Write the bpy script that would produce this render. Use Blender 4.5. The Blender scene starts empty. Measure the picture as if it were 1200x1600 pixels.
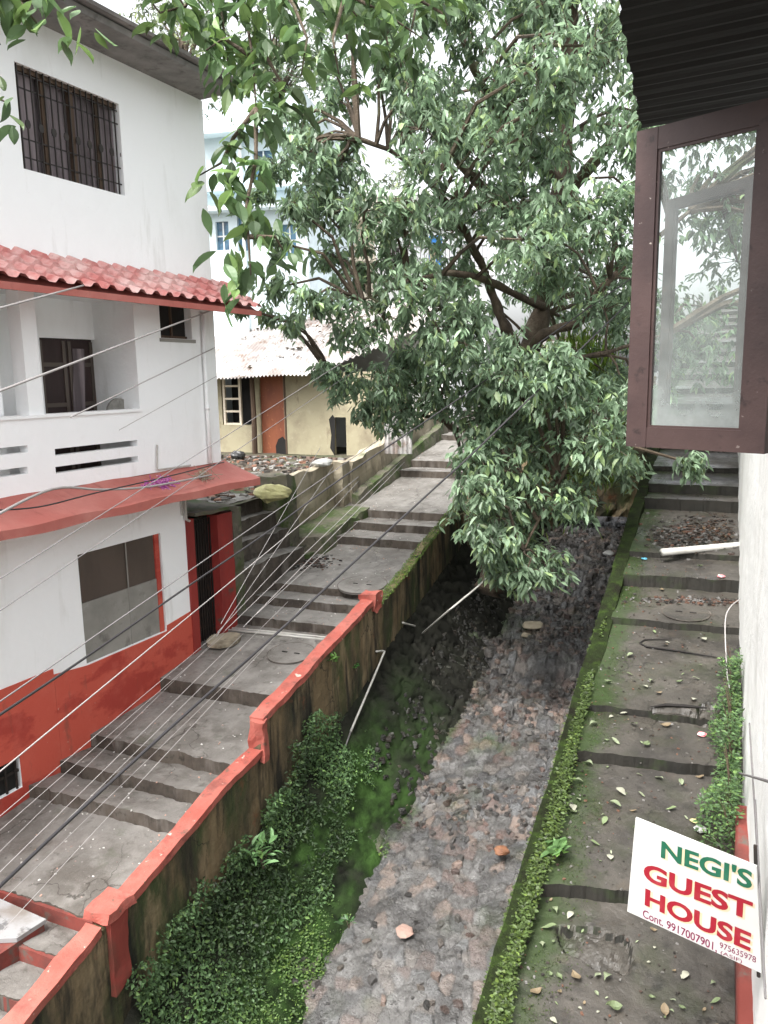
import bpy, math, random
import numpy as np
from mathutils import Vector
random.seed(7); rng = np.random.default_rng(11)
C = bpy.context.scene.collection
SC = bpy.context.scene
R_ = math.radians

# ------------------------------------------------------------------ camera
F = 1220.0; PSI, TH, RO = R_(23.4), R_(9.8), R_(1.0)
f0 = np.array([-math.sin(PSI)*math.cos(TH), math.cos(PSI)*math.cos(TH), -math.sin(TH)])
r0 = np.array([math.cos(PSI), math.sin(PSI), 0.0]); u0 = np.cross(r0, f0)
RR = r0*math.cos(RO)-u0*math.sin(RO); UU = u0*math.cos(RO)+r0*math.sin(RO)
cam = bpy.data.cameras.new('camera'); co = bpy.data.objects.new('camera', cam); C.objects.link(co)
cam.sensor_fit = 'VERTICAL'; cam.sensor_height = 24; cam.lens = F/1600*24
cam.clip_start = 0.05; cam.clip_end = 500
from mathutils import Matrix
co.matrix_world = Matrix(((RR[0], UU[0], -f0[0], 0), (RR[1], UU[1], -f0[1], 0), (RR[2], UU[2], -f0[2], 0), (0, 0, 0, 1)))
SC.camera = co

# ------------------------------------------------------------------ sky, sun, exposure
SUN_EL, SUN_AZ = R_(62), R_(200)
w = bpy.data.worlds.new('World'); SC.world = w; w.use_nodes = True
nt = w.node_tree; bg = nt.nodes['Background']
sky = nt.nodes.new('ShaderNodeTexSky'); sky.sky_type = 'NISHITA'; sky.sun_disc = False
sky.sun_elevation = SUN_EL; sky.sun_rotation = SUN_AZ; sky.air_density = 1.0; sky.dust_density = 6.0
hs = nt.nodes.new('ShaderNodeHueSaturation'); hs.inputs['Saturation'].default_value = 0.16
nt.links.new(sky.outputs[0], hs.inputs['Color']); nt.links.new(hs.outputs[0], bg.inputs[0])
bg.inputs[1].default_value = 0.15
sl = bpy.data.lights.new('sun', 'SUN'); so = bpy.data.objects.new('sun', sl); C.objects.link(so)
sl.energy = 1.0; sl.angle = R_(25); sl.color = (1.0, 0.97, 0.93)
sd = Vector((math.sin(SUN_AZ)*math.cos(SUN_EL), math.cos(SUN_AZ)*math.cos(SUN_EL), math.sin(SUN_EL)))
so.rotation_euler = sd.to_track_quat('Z', 'Y').to_euler()
SC.view_settings.view_transform = 'Standard'; SC.view_settings.look = 'None'
SC.view_settings.gamma = 1; SC.view_settings.exposure = 1.85

# ------------------------------------------------------------------ geometry of the photograph
def ray(x, y): return RR*(x-600)/F+UU*(800-y)/F+f0
def PD(x, y, d): return ray(x, y)*d                                    # at a depth
def PX(x, y, X): r = ray(x, y); return r*(X/r[0])                       # on the plane X = const
def PY(x, y, Y): r = ray(x, y); return r*(Y/r[1])
def PZ(x, y, z): r = ray(x, y); return r*(z/r[2])
S = 0.222
def PS(x, y, h): r = ray(x, y); return r*(h/(S*r[1]-r[2]))              # on the plane rising with the stairs
def proj(P):
    P = np.asarray(P, float); d = P@f0
    return np.stack([600+F*(P@RR)/d, 800-F*(P@UU)/d], -1)
def inpoly(q, poly):
    x, y = q[:, 0], q[:, 1]; r = np.zeros(len(q), bool); n = len(poly)
    for i in range(n):
        (x1, y1), (x2, y2) = poly[i], poly[i-1]
        c = ((y1 > y) != (y2 > y)) & (x < (x2-x1)*(y-y1)/(y2-y1+1e-12)+x1); r ^= c
    return r
HA = R_(2.8); HO = np.array([-6.85, 9.0, 0]); HD = np.array([math.sin(HA), math.cos(HA), 0]); HN = np.array([math.cos(HA), -math.sin(HA), 0])
def H(s, n, z): return HO+HD*s+HN*n+np.array([0, 0, z])                 # house frame
def hz(x, y, n=0.0):
    r = ray(x, y); t = (HN@HO+n)/(HN@r); p = r*t
    return float((p-HO)@HD), float(p[2])

def hash3(i, j, k):
    n = (i*374761393+j*668265263+k*2147483647*3+1274126177) & 0xffffffff
    n = ((n ^ (n >> 13))*1274126177) & 0xffffffff
    return ((n ^ (n >> 16)) & 0xffff)/65535.0
def vnoise(P, s=1.0, seed=0):
    P = np.asarray(P, float)*s+seed*17.31; I = np.floor(P).astype(np.int64); f = P-I; f = f*f*(3-2*f); out = 0
    for a in (0, 1):
        for b in (0, 1):
            for c in (0, 1):
                wgt = (f[..., 0] if a else 1-f[..., 0])*(f[..., 1] if b else 1-f[..., 1])*(f[..., 2] if c else 1-f[..., 2])
                out = out+wgt*hash3(I[..., 0]+a, I[..., 1]+b, I[..., 2]+c)
    return out*2-1
def fbm(P, s=1.0, seed=0, o=4):
    r = 0; a = .5
    for k in range(o): r = r+a*vnoise(P, s*2**k, seed+k); a *= .5
    return r

# ------------------------------------------------------------------ objects
def tag(o, label=None, cat=None, group=None, kind=None):
    if label: o['label'] = label
    if cat: o['category'] = cat
    if group: o['group'] = group
    if kind: o['kind'] = kind
    return o
def empty(name, loc, label, cat, group=None):
    o = bpy.data.objects.new(name, None); C.objects.link(o); o.location = Vector([float(a) for a in loc]); o.empty_display_size = .1
    return tag(o, label, cat, group)
def wloc(o):
    l = Vector((0, 0, 0))
    while o: l = l+o.location; o = o.parent
    return l
def mesh_obj(name, V, Fc, m, parent=None, smooth=False, cols=None, origin=True):
    V = np.asarray(V, float).reshape(-1, 3)
    if parent is None and origin: L = np.array([V[:, 0].mean(), V[:, 1].mean(), V[:, 2].min()])
    elif parent is None: L = np.zeros(3)
    else: L = np.array(wloc(parent))
    me = bpy.data.meshes.new(name); V2 = V-L
    if isinstance(Fc, np.ndarray):
        k = Fc.shape[1]; me.vertices.add(len(V2)); me.vertices.foreach_set('co', V2.astype(np.float32).ravel())
        me.loops.add(Fc.size); me.loops.foreach_set('vertex_index', Fc.astype(np.int32).ravel())
        me.polygons.add(len(Fc)); me.polygons.foreach_set('loop_start', np.arange(0, Fc.size, k, dtype=np.int32))
        me.update(calc_edges=True)
    else:
        me.from_pydata(V2.tolist(), [], [tuple(int(i) for i in f) for f in Fc])
    me.validate()
    me.polygons.foreach_set('use_smooth', np.full(len(me.polygons), bool(smooth)))
    if cols is not None:
        ca = me.color_attributes.new('Col', 'FLOAT_COLOR', 'POINT'); c4 = np.ones((len(V), 4), np.float32); c4[:, :3] = cols
        ca.data.foreach_set('color', c4.ravel())
    me.materials.append(m)
    o = bpy.data.objects.new(name, me); C.objects.link(o)
    if parent is None: o.location = Vector(L.tolist())
    else: o.parent = parent
    me.update(); return o
class MB:
    def __init__(s): s.v = []; s.f = []
    def quad(s, a, b, c, d): n = len(s.v); s.v += [a, b, c, d]; s.f.append((n, n+1, n+2, n+3)); return s
    def box8(s, p):   # p: 8 corners, bottom 4 ccw, top 4 ccw
        n = len(s.v); s.v += [np.array(q, float) for q in p]
        s.f += [(n+3, n+2, n+1, n), (n+4, n+5, n+6, n+7), (n, n+1, n+5, n+4), (n+1, n+2, n+6, n+5), (n+2, n+3, n+7, n+6), (n+3, n, n+4, n+7)]; return s
    def box(s, x0, x1, y0, y1, z0, z1, fr=None):
        P = [(x0, y0, z0), (x1, y0, z0), (x1, y1, z0), (x0, y1, z0), (x0, y0, z1), (x1, y0, z1), (x1, y1, z1), (x0, y1, z1)]
        if fr is None: return s.box8(P)
        return s.box8([fr(*q) for q in P])
    def prism(s, pts, vec):
        n = len(s.v); k = len(pts); pts = [np.array(p, float) for p in pts]; s.v += pts+[p+np.array(vec, float) for p in pts]
        s.f += [tuple(range(n, n+k))[::-1], tuple(range(n+k, n+2*k))]
        for i in range(k): j = (i+1) % k; s.f.append((n+i, n+j, n+k+j, n+k+i))
        return s
    def tube(s, pts, rad, seg=8, cap=True):
        pts = [np.array(p, float) for p in pts]; k = len(pts)
        if not hasattr(rad, '__len__'): rad = [rad]*k
        n = len(s.v); up = np.array([0.13, 0.21, 0.97])
        for i, p in enumerate(pts):
            t = pts[min(i+1, k-1)]-pts[max(i-1, 0)]; t /= (np.linalg.norm(t)+1e-9)
            a = np.cross(t, up)
            if np.linalg.norm(a) < .15: a = np.cross(t, [1, 0, 0])
            a /= np.linalg.norm(a); b = np.cross(t, a)
            for j in range(seg):
                th = 2*math.pi*j/seg; s.v.append(p+rad[i]*(a*math.cos(th)+b*math.sin(th)))
        for i in range(k-1):
            for j in range(seg):
                j2 = (j+1) % seg; s.f.append((n+i*seg+j, n+i*seg+j2, n+(i+1)*seg+j2, n+(i+1)*seg+j))
        if cap: s.f += [tuple(range(n, n+seg))[::-1], tuple(range(n+(k-1)*seg, n+k*seg))]
        return s
    def build(s, name, m, parent=None, smooth=False, wob=0, wscale=6, seed=3):
        V = np.array(s.v, float)
        if wob: V = V+wob*np.stack([vnoise(V, wscale, seed+i) for i in range(3)], -1)
        return mesh_obj(name, V, s.f, m, parent, smooth)
def sub_box(mb, P8, nu, nv, nw):  # finely divided box for hand-made edges
    P = [np.array(p, float) for p in P8]
    def tri(u, v, w_):
        a = P[0]*(1-u)*(1-v)+P[1]*u*(1-v)+P[2]*u*v+P[3]*(1-u)*v; b = P[4]*(1-u)*(1-v)+P[5]*u*(1-v)+P[6]*u*v+P[7]*(1-u)*v
        return a*(1-w_)+b*w_
    def face(fn, a, b):
        n = len(mb.v)
        for i in range(a+1):
            for j in range(b+1): mb.v.append(fn(i/a, j/b))
        for i in range(a):
            for j in range(b): q = n+i*(b+1)+j; mb.f.append((q, q+b+1, q+b+2, q+1))
    face(lambda i, j: tri(i, j, 1), nu, nv); face(lambda i, j: tri(j, i, 0), nv, nu)
    face(lambda i, j: tri(i, 0, j), nu, nw); face(lambda i, j: tri(1, i, j), nv, nw)
    face(lambda i, j: tri(1-i, 1, j), nu, nw); face(lambda i, j: tri(0, 1-i, j), nv, nw)
    return mb
def holed(mb, s0, s1, z0, z1, n0, n1, holes, fr):
    xs = sorted({s0, s1, *[h[0] for h in holes], *[h[1] for h in holes]}); xs = [x for x in xs if s0 <= x <= s1]
    zs = sorted({z0, z1, *[h[2] for h in holes], *[h[3] for h in holes]}); zs = [z for z in zs if z0 <= z <= z1]
    def solid(i, j):
        if i < 0 or j < 0 or i >= len(xs)-1 or j >= len(zs)-1: return False
        cx, cz = (xs[i]+xs[i+1])/2, (zs[j]+zs[j+1])/2
        return not any(h[0] < cx < h[1] and h[2] < cz < h[3] for h in holes)
    for i in range(len(xs)-1):
        for j in range(len(zs)-1):
            if not solid(i, j): continue
            a, b, c, d = xs[i], xs[i+1], zs[j], zs[j+1]
            mb.quad(fr(a, n1, c), fr(a, n1, d), fr(b, n1, d), fr(b, n1, c)); mb.quad(fr(a, n0, c), fr(b, n0, c), fr(b, n0, d), fr(a, n0, d))
            if not solid(i-1, j): mb.quad(fr(a, n0, c), fr(a, n0, d), fr(a, n1, d), fr(a, n1, c))
            if not solid(i+1, j): mb.quad(fr(b, n0, c), fr(b, n1, c), fr(b, n1, d), fr(b, n0, d))
            if not solid(i, j-1): mb.quad(fr(a, n0, c), fr(a, n1, c), fr(b, n1, c), fr(b, n0, c))
            if not solid(i, j+1): mb.quad(fr(a, n0, d), fr(b, n0, d), fr(b, n1, d), fr(a, n1, d))
    return mb

# ------------------------------------------------------------------ materials
def mat(name, base, rough=.8, layers=(), bump=None, spec=.4, attr=False, metal=0, transl=None, coat=0, rough_noise=None, cracks=None, edge=None):
    """layers: (colour, scale, lo, hi, stretch xyz, amount)"""
    m = bpy.data.materials.new(name); m.use_nodes = True; t = m.node_tree; N, L = t.nodes, t.links
    b = N['Principled BSDF']; b.inputs['Roughness'].default_value = rough; b.inputs['Specular IOR Level'].default_value = spec; b.inputs['Metallic'].default_value = metal
    b.inputs['Coat Weight'].default_value = coat
    g = N.new('ShaderNodeNewGeometry')
    if attr:
        a = N.new('ShaderNodeVertexColor'); a.layer_name = 'Col'; cur = a.outputs[0]
        if base is not None:
            x = N.new('ShaderNodeMix'); x.data_type = 'RGBA'; x.blend_type = 'MULTIPLY'; x.inputs[0].default_value = 1
            L.new(cur, x.inputs[6]); x.inputs[7].default_value = (*base, 1); cur = x.outputs[2]
    else:
        c = N.new('ShaderNodeRGB'); c.outputs[0].default_value = (*base, 1); cur = c.outputs[0]
    for i, ly in enumerate(layers):
        col, sc, lo, hi = ly[:4]; st = ly[4] if len(ly) > 4 and ly[4] else (1, 1, 1); am = ly[5] if len(ly) > 5 else 1
        mp = N.new('ShaderNodeMapping'); mp.inputs['Scale'].default_value = st; mp.inputs['Location'].default_value = (i*3.7, i*1.3, i*2.1)
        L.new(g.outputs['Position'], mp.inputs[0])
        n = N.new('ShaderNodeTexNoise'); n.inputs['Scale'].default_value = sc; n.inputs['Detail'].default_value = 7; n.inputs['Roughness'].default_value = .62
        L.new(mp.outputs[0], n.inputs['Vector'])
        r = N.new('ShaderNodeMapRange'); r.inputs[1].default_value = lo; r.inputs[2].default_value = hi; r.inputs[4].default_value = am
        L.new(n.outputs['Fac'], r.inputs[0])
        x = N.new('ShaderNodeMix'); x.data_type = 'RGBA'; L.new(r.outputs[0], x.inputs[0]); L.new(cur, x.inputs[6]); x.inputs[7].default_value = (*col, 1); cur = x.outputs[2]
    if edge:      # growth creeping in from one side: (colour, x full, x none)
        col, xa, xb = edge; sx = N.new('ShaderNodeSeparateXYZ'); L.new(g.outputs['Position'], sx.inputs[0])
        n = N.new('ShaderNodeTexNoise'); n.inputs['Scale'].default_value = 2.2; n.inputs['Detail'].default_value = 8; n.inputs['Roughness'].default_value = .7; L.new(g.outputs['Position'], n.inputs['Vector'])
        a1 = N.new('ShaderNodeMath'); a1.operation = 'MULTIPLY_ADD'; L.new(n.outputs['Fac'], a1.inputs[0]); a1.inputs[1].default_value = 1.1; L.new(sx.outputs[0], a1.inputs[2])
        r = N.new('ShaderNodeMapRange'); r.inputs[1].default_value = xa+.55; r.inputs[2].default_value = xb+.55; r.inputs[3].default_value = .9; r.inputs[4].default_value = 0; L.new(a1.outputs[0], r.inputs[0])
        x = N.new('ShaderNodeMix'); x.data_type = 'RGBA'; L.new(r.outputs[0], x.inputs[0]); L.new(cur, x.inputs[6]); x.inputs[7].default_value = (*col, 1); cur = x.outputs[2]
    if cracks:    # (scale, width, colour)
        sc, wd, col = cracks; n = N.new('ShaderNodeTexNoise'); n.inputs['Scale'].default_value = sc*2.5; n.inputs['Detail'].default_value = 6; L.new(g.outputs['Position'], n.inputs['Vector'])
        vm = N.new('ShaderNodeVectorMath'); vm.operation = 'MULTIPLY_ADD'; L.new(n.outputs['Color'], vm.inputs[0]); vm.inputs[1].default_value = (.55/sc,)*3; L.new(g.outputs['Position'], vm.inputs[2])
        v = N.new('ShaderNodeTexVoronoi'); v.feature = 'DISTANCE_TO_EDGE'; v.inputs['Scale'].default_value = sc; L.new(vm.outputs[0], v.inputs['Vector'])
        r = N.new('ShaderNodeMapRange'); r.inputs[1].default_value = 0; r.inputs[2].default_value = wd*sc; r.inputs[3].default_value = .85; r.inputs[4].default_value = 0; L.new(v.outputs[0], r.inputs[0])
        n2 = N.new('ShaderNodeTexNoise'); n2.inputs['Scale'].default_value = 1.1; L.new(g.outputs['Position'], n2.inputs['Vector']); r2 = N.new('ShaderNodeMapRange'); r2.inputs[1].default_value = .48; r2.inputs[2].default_value = .58; L.new(n2.outputs['Fac'], r2.inputs[0])
        mu = N.new('ShaderNodeMath'); mu.operation = 'MULTIPLY'; L.new(r.outputs[0], mu.inputs[0]); L.new(r2.outputs[0], mu.inputs[1])
        x = N.new('ShaderNodeMix'); x.data_type = 'RGBA'; L.new(mu.outputs[0], x.inputs[0]); L.new(cur, x.inputs[6]); x.inputs[7].default_value = (*col, 1); cur = x.outputs[2]
    L.new(cur, b.inputs['Base Color'])
    if bump:
        prev = None
        for sc, st_ in bump:
            n = N.new('ShaderNodeTexNoise'); n.inputs['Scale'].default_value = sc; n.inputs['Detail'].default_value = 6; n.inputs['Roughness'].default_value = .6
            L.new(g.outputs['Position'], n.inputs['Vector'])
            bp = N.new('ShaderNodeBump'); bp.inputs['Strength'].default_value = 1.0; bp.inputs['Distance'].default_value = st_
            L.new(n.outputs['Fac'], bp.inputs['Height'])
            if prev: L.new(prev, bp.inputs['Normal'])
            prev = bp.outputs[0]
        L.new(prev, b.inputs['Normal'])
    if rough_noise:
        sc, lo, hi = rough_noise; n = N.new('ShaderNodeTexNoise'); n.inputs['Scale'].default_value = sc; n.inputs['Detail'].default_value = 5
        L.new(g.outputs['Position'], n.inputs['Vector']); r = N.new('ShaderNodeMapRange'); r.inputs[1].default_value = .35; r.inputs[2].default_value = .65
        r.inputs[3].default_value = lo; r.inputs[4].default_value = hi; L.new(n.outputs['Fac'], r.inputs[0]); L.new(r.outputs[0], b.inputs['Roughness'])
    if transl:
        tr = N.new('ShaderNodeBsdfTranslucent'); L.new(cur, tr.inputs[0]); mx = N.new('ShaderNodeMixShader'); mx.inputs[0].default_value = transl
        L.new(b.outputs[0], mx.inputs[1]); L.new(tr.outputs[0], mx.inputs[2]); L.new(mx.outputs[0], N['Material Output'].inputs[0])
    return m
M = {}
M['white'] = mat('white_plaster', (.86, .87, .87), .85, [((.66, .67, .64), 1.1, .54, .8, (1, 1, .35), .6), ((.5, .5, .46), 4, .60, .80, (1, 1, .16), .55), ((.40, .37, .32), 12, .70, .78, None, .5)], [(3, .012), (14, .004), (90, .001)])
M['old_white'] = mat('peeling_white_paint', (.80, .80, .78), .75, [((.55, .54, .5), 2, .52, .75, (1, 1, .2), .7), ((.25, .24, .22), 9, .66, .74, (1, .6, .12), .8), ((.45, .2, .15), 5, .72, .8, None, .5)], [(9, .012), (60, .002)])
M['red'] = mat('red_wall_paint', (.50, .085, .055), .7, [((.35, .042, .030), 1.0, .49, .54, (1, .7, 1.4), .9), ((.52, .115, .08), 3.3, .5, .75, None, .7), ((.15, .07, .05), 5, .60, .74, (1, 1, .3), .8), ((.5, .3, .24), 16, .68, .73, None, .7)], [(4, .010), (22, .004), (120, .0008)])
M['redslab'] = mat('faded_red_sunshade', (.36, .105, .085), .7, [((.46, .19, .16), 1.6, .45, .75, None, .8), ((.2, .055, .045), 5, .58, .75, (.4, 2, 1), .7), ((.2, .14, .11), 18, .66, .78, None, .6)], [(25, .003)])
M['coping'] = mat('red_coping_paint', (.29, .068, .050), .75, [((.35, .11, .085), 2.5, .42, .62, None, .9), ((.15, .045, .035), 4, .54, .68, None, .8), ((.50, .42, .36), 8, .655, .69, None, .9), ((.09, .07, .05), 12, .60, .68, None, .85)], [(8, .012), (40, .004), (160, .001)])
M['tile'] = mat('red_roof_tile', (.48, .17, .155), .7, [((.62, .44, .41), 2.2, .4, .62, None, .9), ((.24, .045, .04), 7, .52, .72, None, .6), ((.6, .5, .42), 12, .60, .74, None, .5), ((.12, .08, .06), 20, .62, .72, None, .5)], [(40, .002)])
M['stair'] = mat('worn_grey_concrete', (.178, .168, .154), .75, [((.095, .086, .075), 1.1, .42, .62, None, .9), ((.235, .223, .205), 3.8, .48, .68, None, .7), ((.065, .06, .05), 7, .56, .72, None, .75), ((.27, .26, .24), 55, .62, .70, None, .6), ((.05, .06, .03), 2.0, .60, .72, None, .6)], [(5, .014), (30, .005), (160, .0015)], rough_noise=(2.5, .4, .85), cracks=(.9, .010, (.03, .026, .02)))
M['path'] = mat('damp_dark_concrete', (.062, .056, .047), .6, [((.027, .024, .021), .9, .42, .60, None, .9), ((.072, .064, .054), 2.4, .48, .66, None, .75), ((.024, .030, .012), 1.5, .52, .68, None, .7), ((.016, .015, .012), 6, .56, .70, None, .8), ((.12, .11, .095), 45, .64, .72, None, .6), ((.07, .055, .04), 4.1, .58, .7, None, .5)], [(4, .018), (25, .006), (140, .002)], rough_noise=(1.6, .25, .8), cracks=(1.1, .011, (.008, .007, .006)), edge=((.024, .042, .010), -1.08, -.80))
M['riser'] = mat('dirty_shaded_brown_riser', (.085, .070, .056), .85, [((.04, .032, .026), 1.8, .42, .62), ((.13, .115, .10), 5, .52, .7, (1, 1, .35)), ((.025, .022, .016), 8, .56, .72)], [(10, .014), (60, .004)])  # tone holds grime plus the dimmer light on upright step faces
M['pathriser'] = mat('black_path_riser', (.020, .018, .014), .8, [((.010, .010, .008), 3, .45, .7), ((.022, .034, .010), 2, .55, .7)], [(10, .012), (60, .003)])  # near-black tone set apart for the path's steep faces
M['redpost'] = mat('deep_red_paint', (.26, .030, .024), .7, [((.18, .02, .018), 1.4, .45, .62, (1, 1, .4)), ((.10, .06, .045), 6, .60, .72)], [(12, .005)])
M['redstep'] = mat('worn_red_step_paint', (.19, .040, .030), .8, [((.10, .03, .024), 2.5, .42, .62), ((.10, .085, .07), 6, .56, .68)], [(12, .008)])
M['moss'] = mat('moss', (.016, .024, .008), .95, [((.010, .010, .006), 3, .42, .62), ((.030, .052, .010), 9, .5, .7)], [(30, .012), (120, .005)], spec=.1)
M['mossbright'] = mat('bright_moss', (.045, .12, .012), .95, [((.02, .03, .01), 2.0, .48, .68), ((.09, .20, .02), 6, .48, .75)], [(25, .015), (110, .006)], spec=.1)
M['canalwall'] = mat('stained_plaster', (.16, .115, .062), .85, [((.040, .036, .022), 1.3, .42, .56, (1, 1, .5), .9), ((.040, .058, .018), 2.1, .48, .62, (1, 1, .4), .85), ((.24, .18, .105), 3.0, .52, .64, (1, 1, .3), .85), ((.012, .011, .009), 2.4, .52, .62, (1, 1.6, .22), .9), ((.20, .065, .03), 2.9, .62, .72, None, .7), ((.016, .015, .011), 9, .55, .68, (1, 1, .15), .7)], [(3, .04), (22, .012), (120, .003)], cracks=(1.0, .009, (.01, .009, .007)))
M['stone'] = mat('rubble_stone', None, .5, [((.020, .018, .016), 2.0, .48, .66, None, .8), ((.22, .21, .20), 26, .60, .70, None, .6), ((.022, .030, .012), 1.4, .56, .7, None, .6), ((.02, .018, .016), 11, .54, .68, None, .7)], [(16, .03), (50, .014), (170, .004)], attr=True, spec=.7, rough_noise=(9, .10, .6))
M['darkstone'] = mat('wet_dark_stone', None, .5, [((.012, .013, .010), 1.6, .42, .62, None, .85), ((.02, .05, .01), 1.5, .55, .7, None, .8)], [(28, .01)], attr=True, rough_noise=(7, .3, .7))
M['grout'] = mat('mossy_concrete', (.11, .10, .075), .85, [((.05, .08, .02), 2.0, .42, .6), ((.2, .18, .14), 5, .55, .75), ((.03, .03, .025), 8, .58, .7)], [(12, .012), (80, .003)])
M['weathered'] = mat('weathered_plaster', (.30, .26, .19), .85, [((.42, .37, .28), 1.5, .45, .7), ((.12, .10, .07), 3.5, .52, .7, (1, 1, .35)), ((.06, .08, .035), 1.3, .6, .72), ((.2, .1, .06), 7, .64, .74)], [(10, .012), (70, .002)])
M['earth'] = mat('earth', (.075, .062, .045), .95, [((.04, .055, .02), .8, .45, .65), ((.12, .1, .08), 4, .5, .8)], [(8, .04)])
M['rubble'] = mat('litter_pieces', None, .8, attr=True)
M['yellow'] = mat('yellow_plaster', (.34, .305, .205), .85, [((.24, .205, .14), 1.6, .45, .7), ((.16, .12, .08), 5, .6, .75, (1, 1, .4)), ((.40, .36, .26), 8, .56, .8)], [(20, .004)])
M['orange'] = mat('orange_door_paint', (.26, .085, .04), .6, [((.18, .055, .03), 2, .45, .7, (1, 1, .3)), ((.5, .22, .1), 8, .6, .8)], [(30, .002)])
M['wood'] = mat('dark_wood', (.09, .058, .038), .8, [((.045, .03, .02), 6, .45, .7, (1, 1, .1))], [(40, .003)])
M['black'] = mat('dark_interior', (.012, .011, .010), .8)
M['metal'] = mat('dark_painted_metal', (.022, .018, .016), .5, [((.06, .035, .025), 9, .55, .8)])
M['brownboard'] = mat('brown_board', (.095, .075, .062), .35, [((.065, .052, .044), 2, .45, .7, (1, 1, .3))], [(20, .002)])
M['greyboard'] = mat('grey_board', (.27, .26, .235), .6, [((.20, .195, .175), 2.3, .42, .7), ((.12, .11, .10), 5, .58, .75), ((.34, .33, .31), 9, .6, .8)], [(20, .003)])
M['curtain'] = mat('grey_curtain', (.26, .22, .23), .9, [((.12, .10, .105), 7, .45, .6, (1, 1, .04))], [(20, .004)])
M['sheet'] = mat('corrugated_sheet', (.36, .35, .34), .6, [((.24, .21, .195), 1.0, .42, .62), ((.17, .11, .08), 3.5, .54, .7), ((.55, .53, .52), 2.1, .52, .66), ((.08, .06, .05), 12, .58, .7)], [(30, .003)])
M['bluegrey'] = mat('grey_roof_edge', (.17, .165, .16), .8, [((.27, .26, .25), 2.5, .45, .7), ((.08, .075, .07), 6, .55, .72)], [(15, .006)])
M['soffit'] = mat('black_corrugated_soffit', (.0026, .0021, .0020), .8, [((.005, .004, .0036), 3, .5, .8)], [(30, .002)])  # near-black base with faint paler blotches
M['maroon'] = mat('brown_window_paint', (.062, .036, .033), .5, [((.045, .026, .025), 3, .42, .62), ((.40, .35, .31), 38, .68, .70, None, .9), ((.085, .05, .046), 1.6, .5, .68), ((.02, .013, .012), 14, .60, .70)], [(12, .002), (90, .0008)])
M['pvc'] = mat('white_pvc', (.42, .41, .38), .4, [((.28, .27, .23), 6, .5, .8)])
M['wirew'] = mat('pale_cable', (.34, .32, .31), .6); M['wireg'] = mat('grey_cable', (.17, .16, .16), .6); M['wired'] = mat('black_cable', (.03, .028, .03), .5)
M['paleblue'] = mat('pale_blue_plaster', (.70, .80, .84), .85, [((.55, .63, .66), 1.5, .5, .8)], [(14, .003)])
M['bluewin'] = mat('blue_window', (.10, .22, .32), .3, [((.05, .1, .16), 1.5, .5, .6)])
M['cream'] = mat('cream_plaster', (.68, .60, .48), .85, [((.5, .42, .33), 2, .5, .8)], [(14, .004)])
M['bark'] = mat('tree_bark', (.10, .075, .052), .9, [((.045, .034, .025), 5, .42, .65, (1, 1, .3)), ((.17, .14, .10), 3, .55, .75), ((.05, .075, .025), 1.2, .58, .75)], [(12, .04), (60, .008)])
M['leaf'] = mat('glossy_leaf', None, .42, attr=True, transl=.46, spec=.5)
M['leafnear'] = mat('near_leaf', None, .42, attr=True, transl=.42, spec=.45)
M['leafdry'] = mat('fallen_leaf', None, .6, attr=True, spec=.3)
M['creep'] = mat('creeper_leaf', None, .5, attr=True, transl=.25, spec=.35)
M['signwhite'] = mat('white_sign_paint', (.50, .50, .485), .5, [((.42, .41, .39), 3, .5, .8, None, .6), ((.4, .38, .35), 40, .72, .76, None, .6)])
M['tgreen'] = mat('green_lettering', (.012, .10, .055), .5, [((.03, .13, .08), 12, .5, .7)]); M['tred'] = mat('red_lettering', (.26, .01, .022), .5, [((.3, .03, .04), 12, .5, .7)])
M['tcream'] = mat('cream_outline', (.55, .45, .30), .6); M['tmaroon'] = mat('thin_crimson_lettering', (.17, .015, .06), .5)
M['plastic'] = mat('white_plastic', (.5, .5, .48), .4, transl=.3); M['pink'] = mat('pink_wrapper', (.7, .2, .22), .4, [((.8, .7, .68), 30, .5, .6)]); M['bluep'] = mat('blue_wrapper', (.1, .35, .5), .4)
M['purple'] = mat('purple_tinsel', (.35, .05, .32), .4, [((.6, .3, .5), 40, .5, .6)]); M['sack'] = mat('yellow_sack', (.42, .40, .19), .7, [((.27, .24, .13), 6, .5, .7)], [(20, .01)])
M['orangestone'] = mat('orange_stone', (.22, .10, .05), .7, [((.15, .07, .04), 12, .45, .6)], [(30, .01)])
M['crack'] = mat('crack', (.015, .013, .012), .95)
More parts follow.
